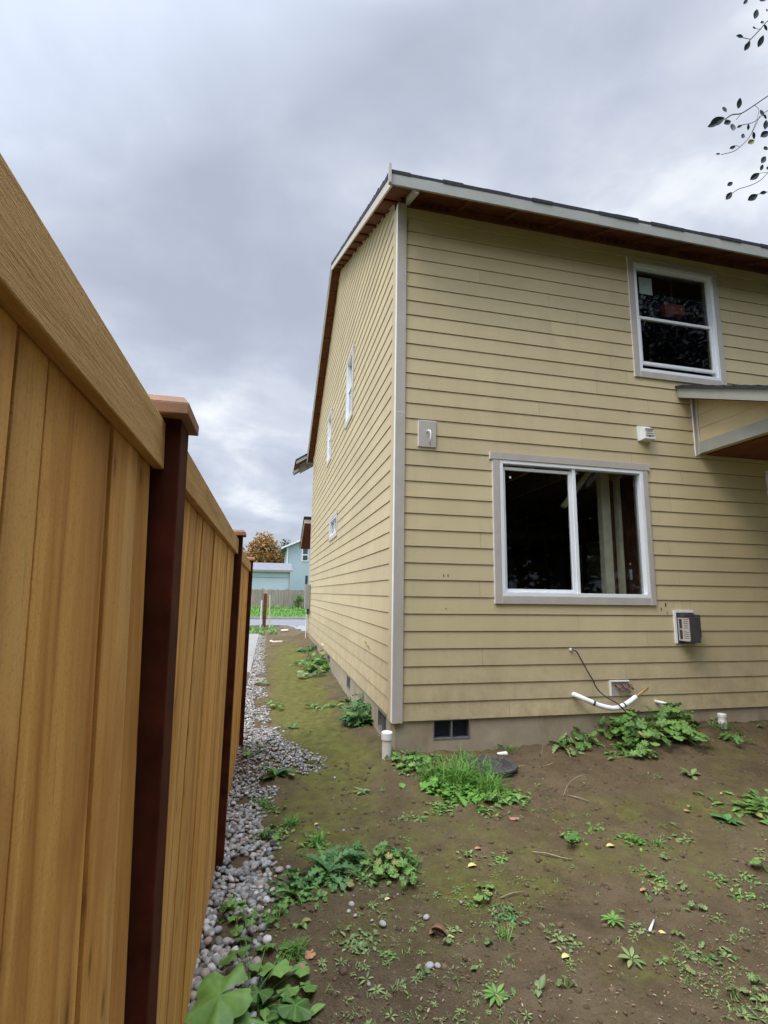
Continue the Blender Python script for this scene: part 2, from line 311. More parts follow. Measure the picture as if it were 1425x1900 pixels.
# ---------------------------------------------------------------- mesh helpers
class MB:
    def __init__(s): s.v = []; s.f = []; s.vein = []; s.ch = []
    def add(s, vs, fs, vein=None):
        b = len(s.v); s.ch.append((vs, fs)); s.v += [tuple(q) for q in vs]; s.f += [tuple(i + b for i in f) for f in fs]
        s.vein += list(vein) if vein is not None else [0.0] * len(vs)
    def box(s, x0, x1, y0, y1, z0, z1):
        s.add([(x0, y0, z0), (x1, y0, z0), (x1, y1, z0), (x0, y1, z0), (x0, y0, z1), (x1, y0, z1), (x1, y1, z1), (x0, y1, z1)],
              [(0, 3, 2, 1), (4, 5, 6, 7), (0, 1, 5, 4), (1, 2, 6, 5), (2, 3, 7, 6), (3, 0, 4, 7)])
    def hexa(s, p):   # 8 points, bottom ring then top ring
        s.add(p, [(0, 3, 2, 1), (4, 5, 6, 7), (0, 1, 5, 4), (1, 2, 6, 5), (2, 3, 7, 6), (3, 0, 4, 7)])
    def tube(s, pts, r, n=10, cap=True):
        pts = [Vector(p) for p in pts]; rs = r if isinstance(r, (list, tuple)) else [r] * len(pts)
        rings = []; prev = None
        for i, p in enumerate(pts):
            d = (pts[min(i + 1, len(pts) - 1)] - pts[max(i - 1, 0)]).normalized()
            if prev is None: a = d.orthogonal().normalized()
            else: a = (prev - d * prev.dot(d)).normalized()
            prev = a; b = d.cross(a)
            rings.append([p + (a * math.cos(2 * math.pi * k / n) + b * math.sin(2 * math.pi * k / n)) * rs[i] for k in range(n)])
        vs = [q for r_ in rings for q in r_]; fs = []
        for i in range(len(pts) - 1):
            for k in range(n):
                fs.append((i * n + k, i * n + (k + 1) % n, (i + 1) * n + (k + 1) % n, (i + 1) * n + k))
        if cap: fs.append(tuple(range(n - 1, -1, -1))); fs.append(tuple((len(pts) - 1) * n + k for k in range(n)))
        s.add(vs, fs)
    def lathe(s, c, prof, n=32):
        vs = []; fs = []
        for r, z in prof:
            for k in range(n):
                a = 2 * math.pi * k / n; vs.append((c[0] + r * math.cos(a), c[1] + r * math.sin(a), c[2] + z))
        for i in range(len(prof) - 1):
            for k in range(n): fs.append((i * n + k, i * n + (k + 1) % n, (i + 1) * n + (k + 1) % n, (i + 1) * n + k))
        fs.append(tuple(range(n - 1, -1, -1))); fs.append(tuple((len(prof) - 1) * n + k for k in range(n)))
        s.add(vs, fs)
    def build_each(s, name, mat, parent=None, **k):
        for vs, fs in s.ch:
            q = MB(); q.add(vs, fs); q.build(name, mat, parent, **k)
    def build(s, name, mat, parent=None, smooth=False, bevel=0.0, label=None, mats=None, origin=None):
        me = bpy.data.meshes.new(name)
        vs = s.v
        if origin is not None: vs = [(a - origin[0], b - origin[1], c - origin[2]) for a, b, c in vs]
        me.from_pydata(vs, [], s.f)
        if any(s.vein):
            at_ = me.attributes.new('vein', 'FLOAT', 'POINT'); at_.data.foreach_set('value', np.array(s.vein, dtype=np.float32))
        me.materials.append(mat)
        o = bpy.data.objects.new(name, me); COL.objects.link(o)
        if origin is not None: o.location = origin
        if smooth: me.shade_smooth()
        if bevel:
            bv = o.modifiers.new('bevel', 'BEVEL'); bv.width = bevel; bv.segments = 2; bv.limit_method = 'ANGLE'
        if parent is not None: o.parent = parent; o.matrix_parent_inverse = parent.matrix_basis.inverted()
        if label: o['label'] = label
        return o

def tag(o, label=None, cat=None, group=None, kind=None):
    if label: o['label'] = label
    if cat: o['category'] = cat
    if group: o['group'] = group
    if kind: o['kind'] = kind
    return o
def empty(name, loc, label, cat, group=None):
    o = bpy.data.objects.new(name, None); o.empty_display_size = 0.2; o.location = loc; COL.objects.link(o)
    return tag(o, label, cat, group)

# value noise for terrain
_LAT = rng.random((256, 256))
def vnoise(x, y):
    xi = np.floor(x).astype(int); yi = np.floor(y).astype(int); fx = x - xi; fy = y - yi
    fx = fx * fx * (3 - 2 * fx); fy = fy * fy * (3 - 2 * fy)
    g = lambda a, b: _LAT[a & 255, b & 255]
    return (g(xi, yi) * (1 - fx) + g(xi + 1, yi) * fx) * (1 - fy) + (g(xi, yi + 1) * (1 - fx) + g(xi + 1, yi + 1) * fx) * fy - 0.5
def fbm(x, y, s, o=4):
    r = 0; a = 1
    for i in range(o): r = r + a * vnoise(x * s + 17.3 * i, y * s + 5.1 * i); s *= 2.1; a *= 0.55
    return r
def ground_z(x, y):
    x = np.asarray(x, float); y = np.asarray(y, float)
    hf = np.interp(x, [-3, -0.6, 0, 1, 2.2, 3, 3.7, 6, 9], [0, 0, .07, .07, .11, .18, .21, .2, .2])
    wf = np.exp(-np.clip(-y, 0, None) / 0.7) * (y < 0.6)
    hs = np.interp(y, [-1, 0, 1, 3.3, 5.6, 9.7, 12, 18], [.03, .07, .06, .02, .09, .24, .24, 0])
    ws = np.exp(-np.clip(-x, 0, None) / 0.45) * (y > 0)
    base = np.where(y > 0, np.maximum(hs * ws, 0), hf * wf)
    near = np.clip(1.5 - np.abs(y) / 20, 0.15, 1)
    rough = (fbm(x, y, 1.1) * 0.035 + fbm(x, y, 5.0, 4) * 0.024 + fbm(x + 40, y, 14.0, 3) * 0.020) * near
    flat = np.clip((y - 14) / 3, 0, 1)
    return base + rough * (1 - flat) - 0.03 * flat * 0
def gz(x, y): return float(ground_z(np.array([x]), np.array([y]))[0])
def on_ground(px, py):
    p = at(px, py, z=0.0)
    for _ in range(3): p = at(px, py, z=gz(p.x, p.y))
    return p

# ---------------------------------------------------------------- ground, road
def axis(parts):
    r = []
    for a, b, st in parts: r += list(np.arange(a, b, st))
    r.append(parts[-1][1]); return np.array(r)
xs = axis([(-600, -60, 60), (-60, -8, 4), (-8, -2.4, 0.35), (-2.4, 2.6, 0.03), (2.6, 6.2, 0.045), (6.2, 14, 0.6), (14, 60, 5), (60, 600, 60)])
ys = axis([(-300, -20, 40), (-20, -6, 1), (-6, -3.6, 0.12), (-3.6, 1.2, 0.03), (1.2, 6, 0.06), (6, 16, 0.12), (16, 30, 0.7), (30, 80, 5), (80, 1400, 80)])
X, Y = np.meshgrid(xs, ys)
Z = ground_z(X, Y); Z = np.where(Y > 16, Z * 0 - 0.02, Z)
# hollow under the house so that soil does not stand inside it
inside = (X > 0.25) & (X < 8.7) & (Y > 0.25) & (Y < 11.2); Z = np.where(inside, -0.1, Z)
nx, ny = len(xs), len(ys)
idx = np.arange(nx * ny).reshape(ny, nx)
quads = np.stack([idx[:-1, :-1], idx[:-1, 1:], idx[1:, 1:], idx[1:, :-1]], -1).reshape(-1, 4)
def np_mesh(name, co, polys, mat, smooth=True):
    me = bpy.data.meshes.new(name); k = polys.shape[1]
    me.vertices.add(len(co)); me.vertices.foreach_set('co', co.astype(np.float32).ravel())
    me.loops.add(polys.size); me.loops.foreach_set('vertex_index', polys.astype(np.int32).ravel())
    me.polygons.add(len(polys)); me.polygons.foreach_set('loop_start', np.arange(0, polys.size, k, dtype=np.int32))
    me.update(calc_edges=True); me.validate()
    if smooth: me.shade_smooth()
    me.materials.append(mat); o = bpy.data.objects.new(name, me); COL.objects.link(o); return o
g = np_mesh('ground', np.stack([X.ravel(), Y.ravel(), Z.ravel()], -1), quads, M['ground']); tag(g, kind='structure')
def blob(cx, cy, rx, ry, a): return a * np.exp(-(((X - cx) / rx) ** 2 + ((Y - cy) / ry) ** 2))
moss = 0.27 + blob(-0.75, 2.8, 0.40, 3.6, 0.75) + blob(-0.65, 7.0, 0.5, 4.5, 0.8) + blob(-0.7, 1.5, 0.35, 2.5, 0.3) + blob(-0.45, 0.0, 0.4, 0.6, 0.6) + blob(0.1, -1.1, 0.35, 0.3, 0.40) \
    + blob(-0.9, -1.4, 0.25, 0.45, 0.45) + blob(-0.2, -1.7, 0.5, 0.35, 0.28) + blob(-0.1, -2.3, 0.5, 0.3, 0.42) + blob(1.0, -2.0, 0.9, 0.4, 0.34) \
    + blob(2.3, -1.5, 1.2, 0.35, 0.38) + blob(0.6, -2.9, 0.4, 0.2, 0.3) + blob(3.2, -0.8, 0.9, 0.3, 0.25) - blob(1.9, -0.7, 1.0, 0.35, 0.35) - blob(0.3, -2.7, 0.9, 0.2, 0.15)
grassm = np.clip((Y - 26.5) / 0.5, 0, 1) + ((X < -1.6) & (Y > 14) & (Y < 17)) * 0.7 + (np.abs(X) > 20) * 0.8 + (Y < -8) * 0.8
for nm, arr in (('moss', moss), ('grass', np.clip(grassm, 0, 1))):
    a = g.data.attributes.new(nm, 'FLOAT', 'POINT'); a.data.foreach_set('value', arr.ravel().astype(np.float32))
b = MB(); b.box(-60, 60, 20.2, 26.3, -0.3, 0.0)
tag(b.build('road', M['road']), kind='structure')
b = MB(); b.box(-60, 60, 26.3, 26.6, -0.3, 0.12)
tag(b.build('kerb', M['conc']), kind='structure')
b = MB()
pts = [(-1.9, 19.7), (-0.7, 20.1), (-0.25, 19.7), (0.0, 18.6), (0.06, 17.2)]   # near kerb turns into the driveway
for (xa, ya), (xb, yb) in zip(pts[:-1], pts[1:]):
    d = Vector((xb - xa, yb - ya)).normalized(); n_ = Vector((-d.y, d.x)) * 0.09
    b.hexa([(xa - n_.x, ya - n_.y, -.1), (xb - n_.x, yb - n_.y, -.1), (xb + n_.x, yb + n_.y, -.1), (xa + n_.x, ya + n_.y, -.1),
            (xa - n_.x, ya - n_.y, .07), (xb - n_.x, yb - n_.y, .07), (xb + n_.x, yb + n_.y, .07), (xa + n_.x, ya + n_.y, .07)])
b.box(-60, -1.9, 19.6, 19.8, -.1, .07)
tag(b.build('driveway_kerb', M['conc']), kind='structure')
b = MB(); b.box(0.15, 6.0, 12.3, 20.2, -0.2, 0.012)
tag(b.build('driveway', M['conc']), kind='structure')
b = MB()
for k in range(7): b.box(-2.9, -1.57, 5.6 + k * 1.35, 5.6 + k * 1.35 + 1.33, -0.1, 0.05)
tag(b.build('path', M['conc'], bevel=0.008), kind='structure')

# ---------------------------------------------------------------- yellow house
L = 0.178; Z0 = 0.37; SL = 0.51; YR = 5.75; YE = 11.5; XR = 9.0
house = empty('yellow_house', (0, 0, 0), 'two storey house with pale yellow lap siding and open brown eaves', 'house')
def Wf(u, z, o): return (u, -o, z)         # front wall: u = X, o = outward
def Ws(u, z, o): return (-o, u, z)         # side wall: u = Y
def roof_under(y): return 6.31 + SL * (y if y <= YR else 2 * YR - y)
def wbox(b, Wm, u0, u1, z0, z1, o0, o1):
    b.hexa([Wm(u0, z0, o1), Wm(u1, z0, o1), Wm(u1, z0, o0), Wm(u0, z0, o0), Wm(u0, z1, o1), Wm(u1, z1, o1), Wm(u1, z1, o0), Wm(u0, z1, o0)])
def siding(Wm, u0f, u1f, ztop, opens, seed):
    rnd = random.Random(seed); b = MB(); n = 0
    while Z0 + n * L < ztop - 0.01:
        za = Z0 + n * L; zb = min(za + L, ztop)
        ua, ub = u0f(za), u1f(za); ua2, ub2 = u0f(zb), u1f(zb)
        if ub - ua < 0.1: break
        gz0 = zb - 0.007
        cuts = {ua, ub}
        for o in opens:
            if o[2] < zb and o[3] > za:
                for c in (o[0], o[1]):
                    if ua < c < ub: cuts.add(c)
        q = ua + rnd.uniform(0.8, 3.6)
        while q < ub - 0.3: cuts.add(q); q += rnd.choice([2.44, 3.66, 3.66])
        cuts = sorted(cuts)
        for c0, c1 in zip(cuts[:-1], cuts[1:]):
            if c1 - c0 < 1e-4: continue
            mid = (c0 + c1) / 2; spans = [(za, zb)]
            for o in opens:
                if o[0] < mid < o[1]:
                    ns = []
                    for s0, s1 in spans:
                        if o[2] > s0: ns.append((s0, min(s1, o[2])))
                        if o[3] < s1: ns.append((max(s0, o[3]), s1))
                    spans = [s for s in ns if s[1] - s[0] > 0.002]
            l0 = c0 + 0.0014; l1 = c1 - 0.0014
            def uu(u, z):
                if u <= ua + 0.002: return ua + (ua2 - ua) * (z - za) / (zb - za)
                if u >= ub - 0.002: return ub + (ub2 - ub) * (z - za) / (zb - za)
                return u
            for s0, s1 in spans:
                prof = lambda z: 0.0125 - 0.0095 * (z - za) / (zb - za)
                t1 = min(s1, gz0)
                vs = []; o_b = -0.0125 if s0 == za else 0.0
                rows = [(s0, o_b), (s0, prof(s0)), (t1, prof(t1))]
                if s1 > gz0: rows += [(gz0, -0.0125), (s1, -0.0125)]
                for z, o in rows:
                    vs += [Wm(uu(l0, z), z, o), Wm(uu(l1, z), z, o)]
                b.add(vs, [(2 * i, 2 * i + 1, 2 * i + 3, 2 * i + 2) for i in range(len(rows) - 1)])
        n += 1
    return b
FO = [(3.155, 4.40, 4.475, 5.99), (1.195, 3.088, 1.632, 3.172), (3.41, 3.64, 1.14, 1.47), (5.08, 6.0, 0.45, 2.6)]
SO = [(3.29, 3.95, 4.82, 6.0), (6.45, 7.15, 4.85, 5.98), (4.95, 6.05, 2.86, 3.22)]
siding(Wf, lambda z: 0.078, lambda z: XR, 6.20, FO, 1).build('siding', M['siding'], house, label='front wall of lap siding under the long eave')
def lo_y(z): return max(0.2, (z - 6.29) / SL + 0.0) if z > 6.3 else 0.2
def hi_y(z): return min(YE, 2 * YR - (z - 6.29) / SL) if z > 6.3 else YE
siding(Ws, lo_y, hi_y, 9.2, SO, 2).build('siding', M['siding'], house, label='tall gable side wall of lap siding beside the fence')
# corner board
b = MB(); wbox(b, Wf, -0.030, 0.078, 0.355, 6.22, 0.0, 0.028); b.build('corner_board', M['trim'], house, bevel=0.002)
b = MB(); b.box(-0.030, 0.0, 0.0005, 0.195, 0.355, 6.22)
b.build('corner_board', M['siding'], house, bevel=0.002, label='yellow side face of the corner board')
b = MB(); b.box(-0.0345, -0.0305, -0.029, 0.028, 0.36, 6.2); b.build_each('caulk_line', M['trim_edge'], house)
b = MB(); wbox(b, Wf, -0.028, 0.076, 3.62, 3.626, 0.0281, 0.0295); b.build('caulk_line', M['trim_edge'], house)
b = MB(); wbox(b, Ws, YE - 0.12, YE + 0.02, 0.355, 6.15, 0.0, 0.028); b.build('corner_board', M['side_trim'], house, label='far corner board of the side wall')
# foundation with openings (front vent, two side vents and the corner window well)
b = MB()
fv = (0.41, 0.815, 0.173, 0.368)
for u0, u1, z0, z1 in ((0.01, fv[0], -0.3, .372), (fv[1], XR, -0.3, .372), (fv[0], fv[1], -0.3, fv[2])): wbox(b, Wf, u0, u1, z0, z1, -0.15, -0.008)
sv = [(0.38, 0.80, 0.13, .33), (2.86, 3.20, 0.14, .33), (5.55, 5.95, 0.20, .34)]
u = 0.158
for v in sv:
    wbox(b, Ws, u, v[0], -0.3, .372, -0.15, -0.008); wbox(b, Ws, v[0], v[1], -0.3, v[2], -0.15, -0.008); wbox(b, Ws, v[0], v[1], v[3], .372, -0.15, -0.008); u = v[1]
wbox(b, Ws, u, YE, -0.3, .372, -0.15, -0.008)
b.build('foundation', M['found'], house, label='brown stained concrete foundation')
def crawl_vent(Wm, v, name='crawl_vent'):
    b = MB(); t = 0.012; u0, u1, z0, z1 = v; um = (u0 + u1) / 2
    wbox(b, Wm, u0, u1, z0, z0 + t, -0.10, -0.004); wbox(b, Wm, u0, u1, z1 - t, z1 - .001, -0.10, -0.004)
    wbox(b, Wm, u0, u0 + t, z0 + t, z1 - t, -0.10, -0.004); wbox(b, Wm, u1 - t, u1, z0 + t, z1 - t, -0.10, -0.004)
    wbox(b, Wm, um - .008, um + .008, z0 + t, z1 - t, -0.06, -0.006)
    fr = b.build(name, M['galv'], house)
    b = MB()
    nn = int((u1 - u0) / 0.02)
    for i in range(1, nn): wbox(b, Wm, u0 + i * (u1 - u0) / nn - .001, u0 + i * (u1 - u0) / nn + .001, z0 + t, z1 - t, -0.052, -0.050)
    for i in range(1, 10): z = z0 + (z1 - z0) * i / 10; wbox(b, Wm, u0 + t, u1 - t, z - .001, z + .001, -0.056, -0.0525)
    wbox(b, Wm, u0 + .001, u1 - .001, z0 + .001, z1 - .001, -0.145, -0.13)
    b.build('screen', M['screen'], fr)
crawl_vent(Wf, fv)
for v in sv: crawl_vent(Ws, v)
# body behind the siding: sheathing with window holes, other walls
def sheath(Wm, u0, u1, z0, z1f, opens, d0, d1, cols=None):
    b = MB(); cuts = sorted({u0, u1, *[o[0] for o in opens], *[o[1] for o in opens], *(cols or [])})
    for c0, c1 in zip(cuts[:-1], cuts[1:]):
        mid = (c0 + c1) / 2; z = z0
        for o in sorted([o for o in opens if o[0] < mid < o[1]], key=lambda o: o[2]):
            if o[2] > z: wbox(b, Wm, c0, c1, z, o[2], d0, d1)
            z = o[3]
        ta, tb = z1f(c0), z1f(c1)
        b.hexa([Wm(c0, z, d1), Wm(c1, z, d1), Wm(c1, z, d0), Wm(c0, z, d0), Wm(c0, ta, d1), Wm(c1, tb, d1), Wm(c1, tb, d0), Wm(c0, ta, d0)])
    return b
FO2 = [o for o in FO if o[0] < 5]
sheath(Wf, 0.02, XR, 0.37, lambda u: 6.30, FO2, -0.14, -0.013).build('wall_frame', M['framing'], house)
b = MB()
sheath(Ws, 0.141, YE, 0.37, lambda y: roof_under(y) - .01, SO, -0.14, -0.013, cols=[YR]).build('wall_frame', M['framing'], house)
b.box(XR - .14, XR, 0.0, YE, 0.0, 6.3); b.box(0.0, XR, YE, YE + .14, 0.0, 0.9); b.box(0.0, XR, YE, YE + .14, 2.9, 4.0); b.box(0.0, XR, YE, YE + .14, 5.8, 6.3); b.box(0.0, 1.2, YE, YE + .14, 0.9, 5.8); b.box(6.3, XR, YE, YE + .14, 0.9, 5.8)  # gaps left in the unseen rear wall to let light into the rooms
b.hexa([(XR - .14, 0, 6.3), (XR, 0, 6.3), (XR, YE, 6.3), (XR - .14, YE, 6.3), (XR - .14, YR - .01, 9.2), (XR, YR - .01, 9.2), (XR, YR + .01, 9.2), (XR - .14, YR + .01, 9.2)])
b.build('rear_wall', M['siding'], house, label='hidden rear and far walls')
# floors and interior framing seen through the panes
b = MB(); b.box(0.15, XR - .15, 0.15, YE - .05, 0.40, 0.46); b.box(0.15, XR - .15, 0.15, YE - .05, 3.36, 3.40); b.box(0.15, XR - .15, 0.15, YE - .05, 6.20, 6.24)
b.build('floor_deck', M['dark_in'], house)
b = MB()
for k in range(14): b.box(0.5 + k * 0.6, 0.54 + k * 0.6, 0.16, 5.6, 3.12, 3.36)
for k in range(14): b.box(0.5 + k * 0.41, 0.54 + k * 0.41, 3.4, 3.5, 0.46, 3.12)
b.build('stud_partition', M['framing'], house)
b = MB(); b.box(2.78, 2.90, 0.36, 0.45, 0.46, 3.34); b.box(3.02, 3.06, .36, .45, 0.46, 3.34)
b.build_each('interior_stud', M['stud_pale'], house, label='pale upright timber inside the lower window')
b = MB(); b.tube([(2.25, 0.4, 2.75), (2.75, 0.42, 3.34)], 0.045, 4); b.build('diagonal_brace', M['stud_pale'], house)
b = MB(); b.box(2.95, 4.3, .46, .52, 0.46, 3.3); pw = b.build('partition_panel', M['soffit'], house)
b = MB(); b.box(3.20, 3.235, .452, .459, 1.86, 1.99); b.box(3.205, 3.225, .452, .459, 2.05, 2.075); b.build_each('tag_sticker', M['plastic'], pw)

def window(Wm, r, kind, tr, header=0.09, label=None, band=0.10, edge=True, ear=0.03, lift=0.0):
    u0, u1, z0, z1 = r; t0, t1, t2, t3 = tr
    b = MB(); f = 0.045
    def bars(b, a0, a1, c0, c1, w, o0, o1, wb=None):
        wb = wb or w
        wbox(b, Wm, a0, a1, c1 - w, c1, o0, o1); wbox(b, Wm, a0, a1, c0, c0 + wb, o0, o1)
        wbox(b, Wm, a0, a0 + w, c0 + wb, c1 - w, o0, o1); wbox(b, Wm, a1 - w, a1, c0 + wb, c1 - w, o0, o1)
    bars(b, u0, u1, z0, z1, 0.043 if Wm is Wf else 0.035, -0.07, 0.026)
    um = (u0 + u1) / 2; zm = (z0 + z1) / 2
    fb = 0.043 if Wm is Wf else 0.035; i0, i1, j0, j1 = u0 + fb, u1 - fb, z0 + fb, z1 - fb
    if kind == 'slider':
        wbox(b, Wm, um - .012, um + .03, j0, j1, -0.05, 0.012)
    win = b.build('window', M['vinyl'], house, bevel=0.003, label=label)
    b = MB(); p = MB()
    if kind == 'slider':     # left sash stands proud, right pane fixed
        bars(b, i0 + .002, um - .014, j0 + .002, j1 - .03, .035, -0.045, -0.005)
        wbox(p, Wm, i0 + .037, um - .05, j0 + .037, j1 - .065, -0.028, -0.024)
        p.build('pane', M['glass'], win); p = MB()
        wbox(p, Wm, um + .03, i1, j0, j1, -0.043, -0.039)
    elif kind == 'hung':     # lower sash raised a little
        bars(b, i0 + .002, i1 - .002, j0 + lift, zm + .02, .035, -0.038, 0.0, .04)
        wbox(b, Wm, i0, i1, zm + .021, zm + .05, -0.065, -0.04)
        wbox(p, Wm, i0 + .037, i1 - .037, j0 + lift + .04, zm - .015, -0.022, -0.018)
        p.build('pane', M['glass'], win); p = MB()
        wbox(p, Wm, i0, i1, zm + .05, j1, -0.055, -0.051)
    elif kind == 'blank':
        wbox(b, Wm, um - .02, um + .02, j0, j1, -0.04, 0.0)
        wbox(p, Wm, i0, um - .02, j0, j1, -0.03, -0.026); p.build('pane', M['glass'], win); p = MB()
        wbox(p, Wm, um + .02, i1, j0, j1, -0.03, -0.026)
    p.build('pane', M['glass'], win); b.build('sash', M['vinyl'], win, bevel=0.003)
    b = MB()
    wbox(b, Wm, t0 - ear, t1 + ear, z1 + .001, t3, 0.0, 0.034)
    wbox(b, Wm, t0, u0 - .001, t2, z1, 0.0, 0.030); wbox(b, Wm, u1 + .001, t1, t2, z1, 0.0, 0.030)
    wbox(b, Wm, u0 - .0008, u1 + .0008, t2, z0 - .001, 0.0, 0.028)
    b.build('trim', M['trim'] if Wm is Wf else M['side_trim'], win, bevel=0.002)
    if edge:
        b = MB()
        wbox(b, Wm, t0 - .007, t0 - .0005, t2, z1, 0.0, 0.020); wbox(b, Wm, t0 - ear - .007, t0 - ear - .0005, z1, t3, 0, .022)
        wbox(b, Wm, u1 - .002, u1 + .002, t2 + .002, z0 - .002, 0.0285, 0.0315); wbox(b, Wm, u0 - .002, u0 + .002, t2 + .002, z0 - .002, 0.0285, 0.0315)
        wbox(b, Wm, t1 + ear + .0005, t1 + ear + .006, z1 + .05, t3, 0, .022)
        b.build_each('caulk_edge', M['trim_edge'], win)
    return win
w_low = window(Wf, FO[1], 'slider', (1.115, 3.155, 1.55, 3.255), label='large white sliding window low on the front wall')
w_up = window(Wf, FO[0], 'hung', (3.08, 4.48, 4.395, 6.07), label='upper front window with its lower sash lifted a crack', ear=0.0, lift=0.07)
w_s1 = window(Ws, SO[0], 'hung', (3.20, 4.04, 4.72, 6.10), label='nearer tall window high on the side wall', edge=False, ear=.02)
w_s2 = window(Ws, SO[1], 'hung', (6.36, 7.24, 4.75, 6.08), label='farther tall window high on the side wall', edge=False, ear=.02)
w_s3 = window(Ws, SO[2], 'blank', (4.86, 6.14, 2.77, 3.30), label='small wide window low on the side wall', edge=False, ear=.02)
b = MB(); wbox(b, Wf, 3.30, 3.50, 5.62, 5.86, -0.0605, -0.0585); b.build('paper_sheet', M['paper'], w_up, label='pale paper taped inside the upper pane')
b = MB(); wbox(b, Wf, 1.335, 1.36, 2.97, 2.995, -0.0235, -0.0225); wbox(b, Wf, 2.205, 2.228, 3.085, 3.105, -0.038, -0.037); b.build_each('glass_sticker', M['plastic'], w_low)
b = MB(); b.box(3.78, 4.10, .16, .24, 5.47, 5.62); b.tube([(3.94, .2, 5.62), (3.94, .2, 6.2)], .01, 6); b.build('hanging_red_box', M['red'], house, bevel=.02)
b = MB(); wbox(b, Wf, 3.02, 3.14, 0.0, 0.01, 0, .001)
# blinds, seen edge-on, in the side windows
for w, r in ((w_s1, SO[0]), (w_s2, SO[1])):
    b = MB(); wbox(b, Ws, r[0] + .05, r[1] - .05, r[2] + .08, r[3] - .05, -0.11, -0.10); b.build('white_board', M['white'], w)

# roof
def slab(b, x0, x1, y0, y1, d0, d1, f=roof_under):
    b.hexa([(x0, y0, f(y0) + d0), (x1, y0, f(y0) + d0), (x1, y1, f(y1) + d0), (x0, y1, f(y1) + d0),
            (x0, y0, f(y0) + d1), (x1, y0, f(y0) + d1), (x1, y1, f(y1) + d1), (x0, y1, f(y1) + d1)])
EY = -0.45; RX = -0.20
b = MB(); slab(b, RX, XR + .2, EY, YR, 0.0, 0.10); slab(b, RX, XR + .2, YR, 2 * YR - EY, 0.0, 0.10)
roof = b.build('roof', M['soffit'], house, label='brown underside boards of the main roof')
b = MB(); rs = random.Random(3)
ncourse = 46
for k in range(ncourse):      # overlapping shingle courses give the edge its teeth
    for side in (0, 1):
        ya = EY - .03 + (YR - EY + .03) * k / ncourse; yb = EY - .03 + (YR - EY + .03) * (k + 1) / ncourse
        if side: ya, yb = 2 * YR - ya, 2 * YR - yb
        xx = RX - .025 - rs.uniform(0, .008)
        t0 = 0.150 + rs.uniform(0, .006)
        if k > 0:
            b.hexa([(xx, ya, roof_under(ya) + .101), (XR + .22, ya, roof_under(ya) + .101), (XR + .22, yb, roof_under(yb) + .101), (xx, yb, roof_under(yb) + .101),
                    (xx, ya, roof_under(ya) + t0), (XR + .22, ya, roof_under(ya) + t0), (XR + .22, yb, roof_under(yb) + .130), (xx, yb, roof_under(yb) + .130)])
        else:
            x = xx
            while x < XR + .2:
                x2 = min(x + rs.uniform(.16, .33), XR + .22); tt = .138 + rs.uniform(0, .012); yj = ya + (rs.uniform(-.006, .006))
                b.hexa([(x, yj, roof_under(ya) + .101), (x2, yj, roof_under(ya) + .101), (x2, yb, roof_under(yb) + .101), (x, yb, roof_under(yb) + .101),
                        (x, yj, roof_under(ya) + tt), (x2, yj, roof_under(ya) + tt), (x2, yb, roof_under(yb) + .128), (x, yb, roof_under(yb) + .128)])
                x = x2
b.tube([(RX - .03, YR, roof_under(YR) + .12), (XR + .2, YR, roof_under(YR) + .12)], .03, 6)
b.build('shingles', M['shingle'], roof)
b = MB(); slab(b, RX - .030, RX - .0245, EY - .02, YR, 0.070, 0.13); slab(b, RX - .030, RX - .0245, YR, 2 * YR - EY, 0.070, 0.13); b.build_each('drip_edge', M['shingle'], roof)
b = MB(); b.box(RX - .02, XR + .2, EY - .024, EY - .0005, 6.035, 6.185)
b.build('fascia', M['fascia'], house, label='grey green eave board along the front')
b = MB(); b.box(RX - .02, XR + .2, 2 * YR - EY + .001, 2 * YR - EY + .024, 6.035, 6.185); b.build('fascia', M['fascia'], house, label='rear eave board')
b = MB(); b.hexa([(RX - .024, EY, 6.08 - .05), (RX - .001, EY, 6.08 - .05), (RX - .001, YR, roof_under(YR) - .05), (RX - .024, YR, roof_under(YR) - .05),
                  (RX - .024, EY, 6.08 + .096), (RX - .001, EY, 6.08 + .096), (RX - .001, YR, roof_under(YR) + .096), (RX - .024, YR, roof_under(YR) + .096)])
b.build('rake_board', M['side_trim'], house, label='pale rake board rising to the ridge')
b = MB(); Y2 = 2 * YR - EY
b.hexa([(RX - .024, YR + .0005, roof_under(YR) - .05), (RX - .001, YR + .0005, roof_under(YR) - .05), (RX - .001, Y2, 6.03), (RX - .024, Y2, 6.03),
        (RX - .024, YR + .0005, roof_under(YR) + .096), (RX - .001, YR + .0005, roof_under(YR) + .096), (RX - .001, Y2, 6.176), (RX - .024, Y2, 6.176)])
b.build('rake_board', M['side_trim'], house, label='rake board falling to the rear')
b = MB(); b.box(RX - .05, RX - .0245, EY - .05, EY - .001, 6.035, 6.265); b.build('fascia_end_piece', M['trim'], house, label='upright board end standing above the eave corner')
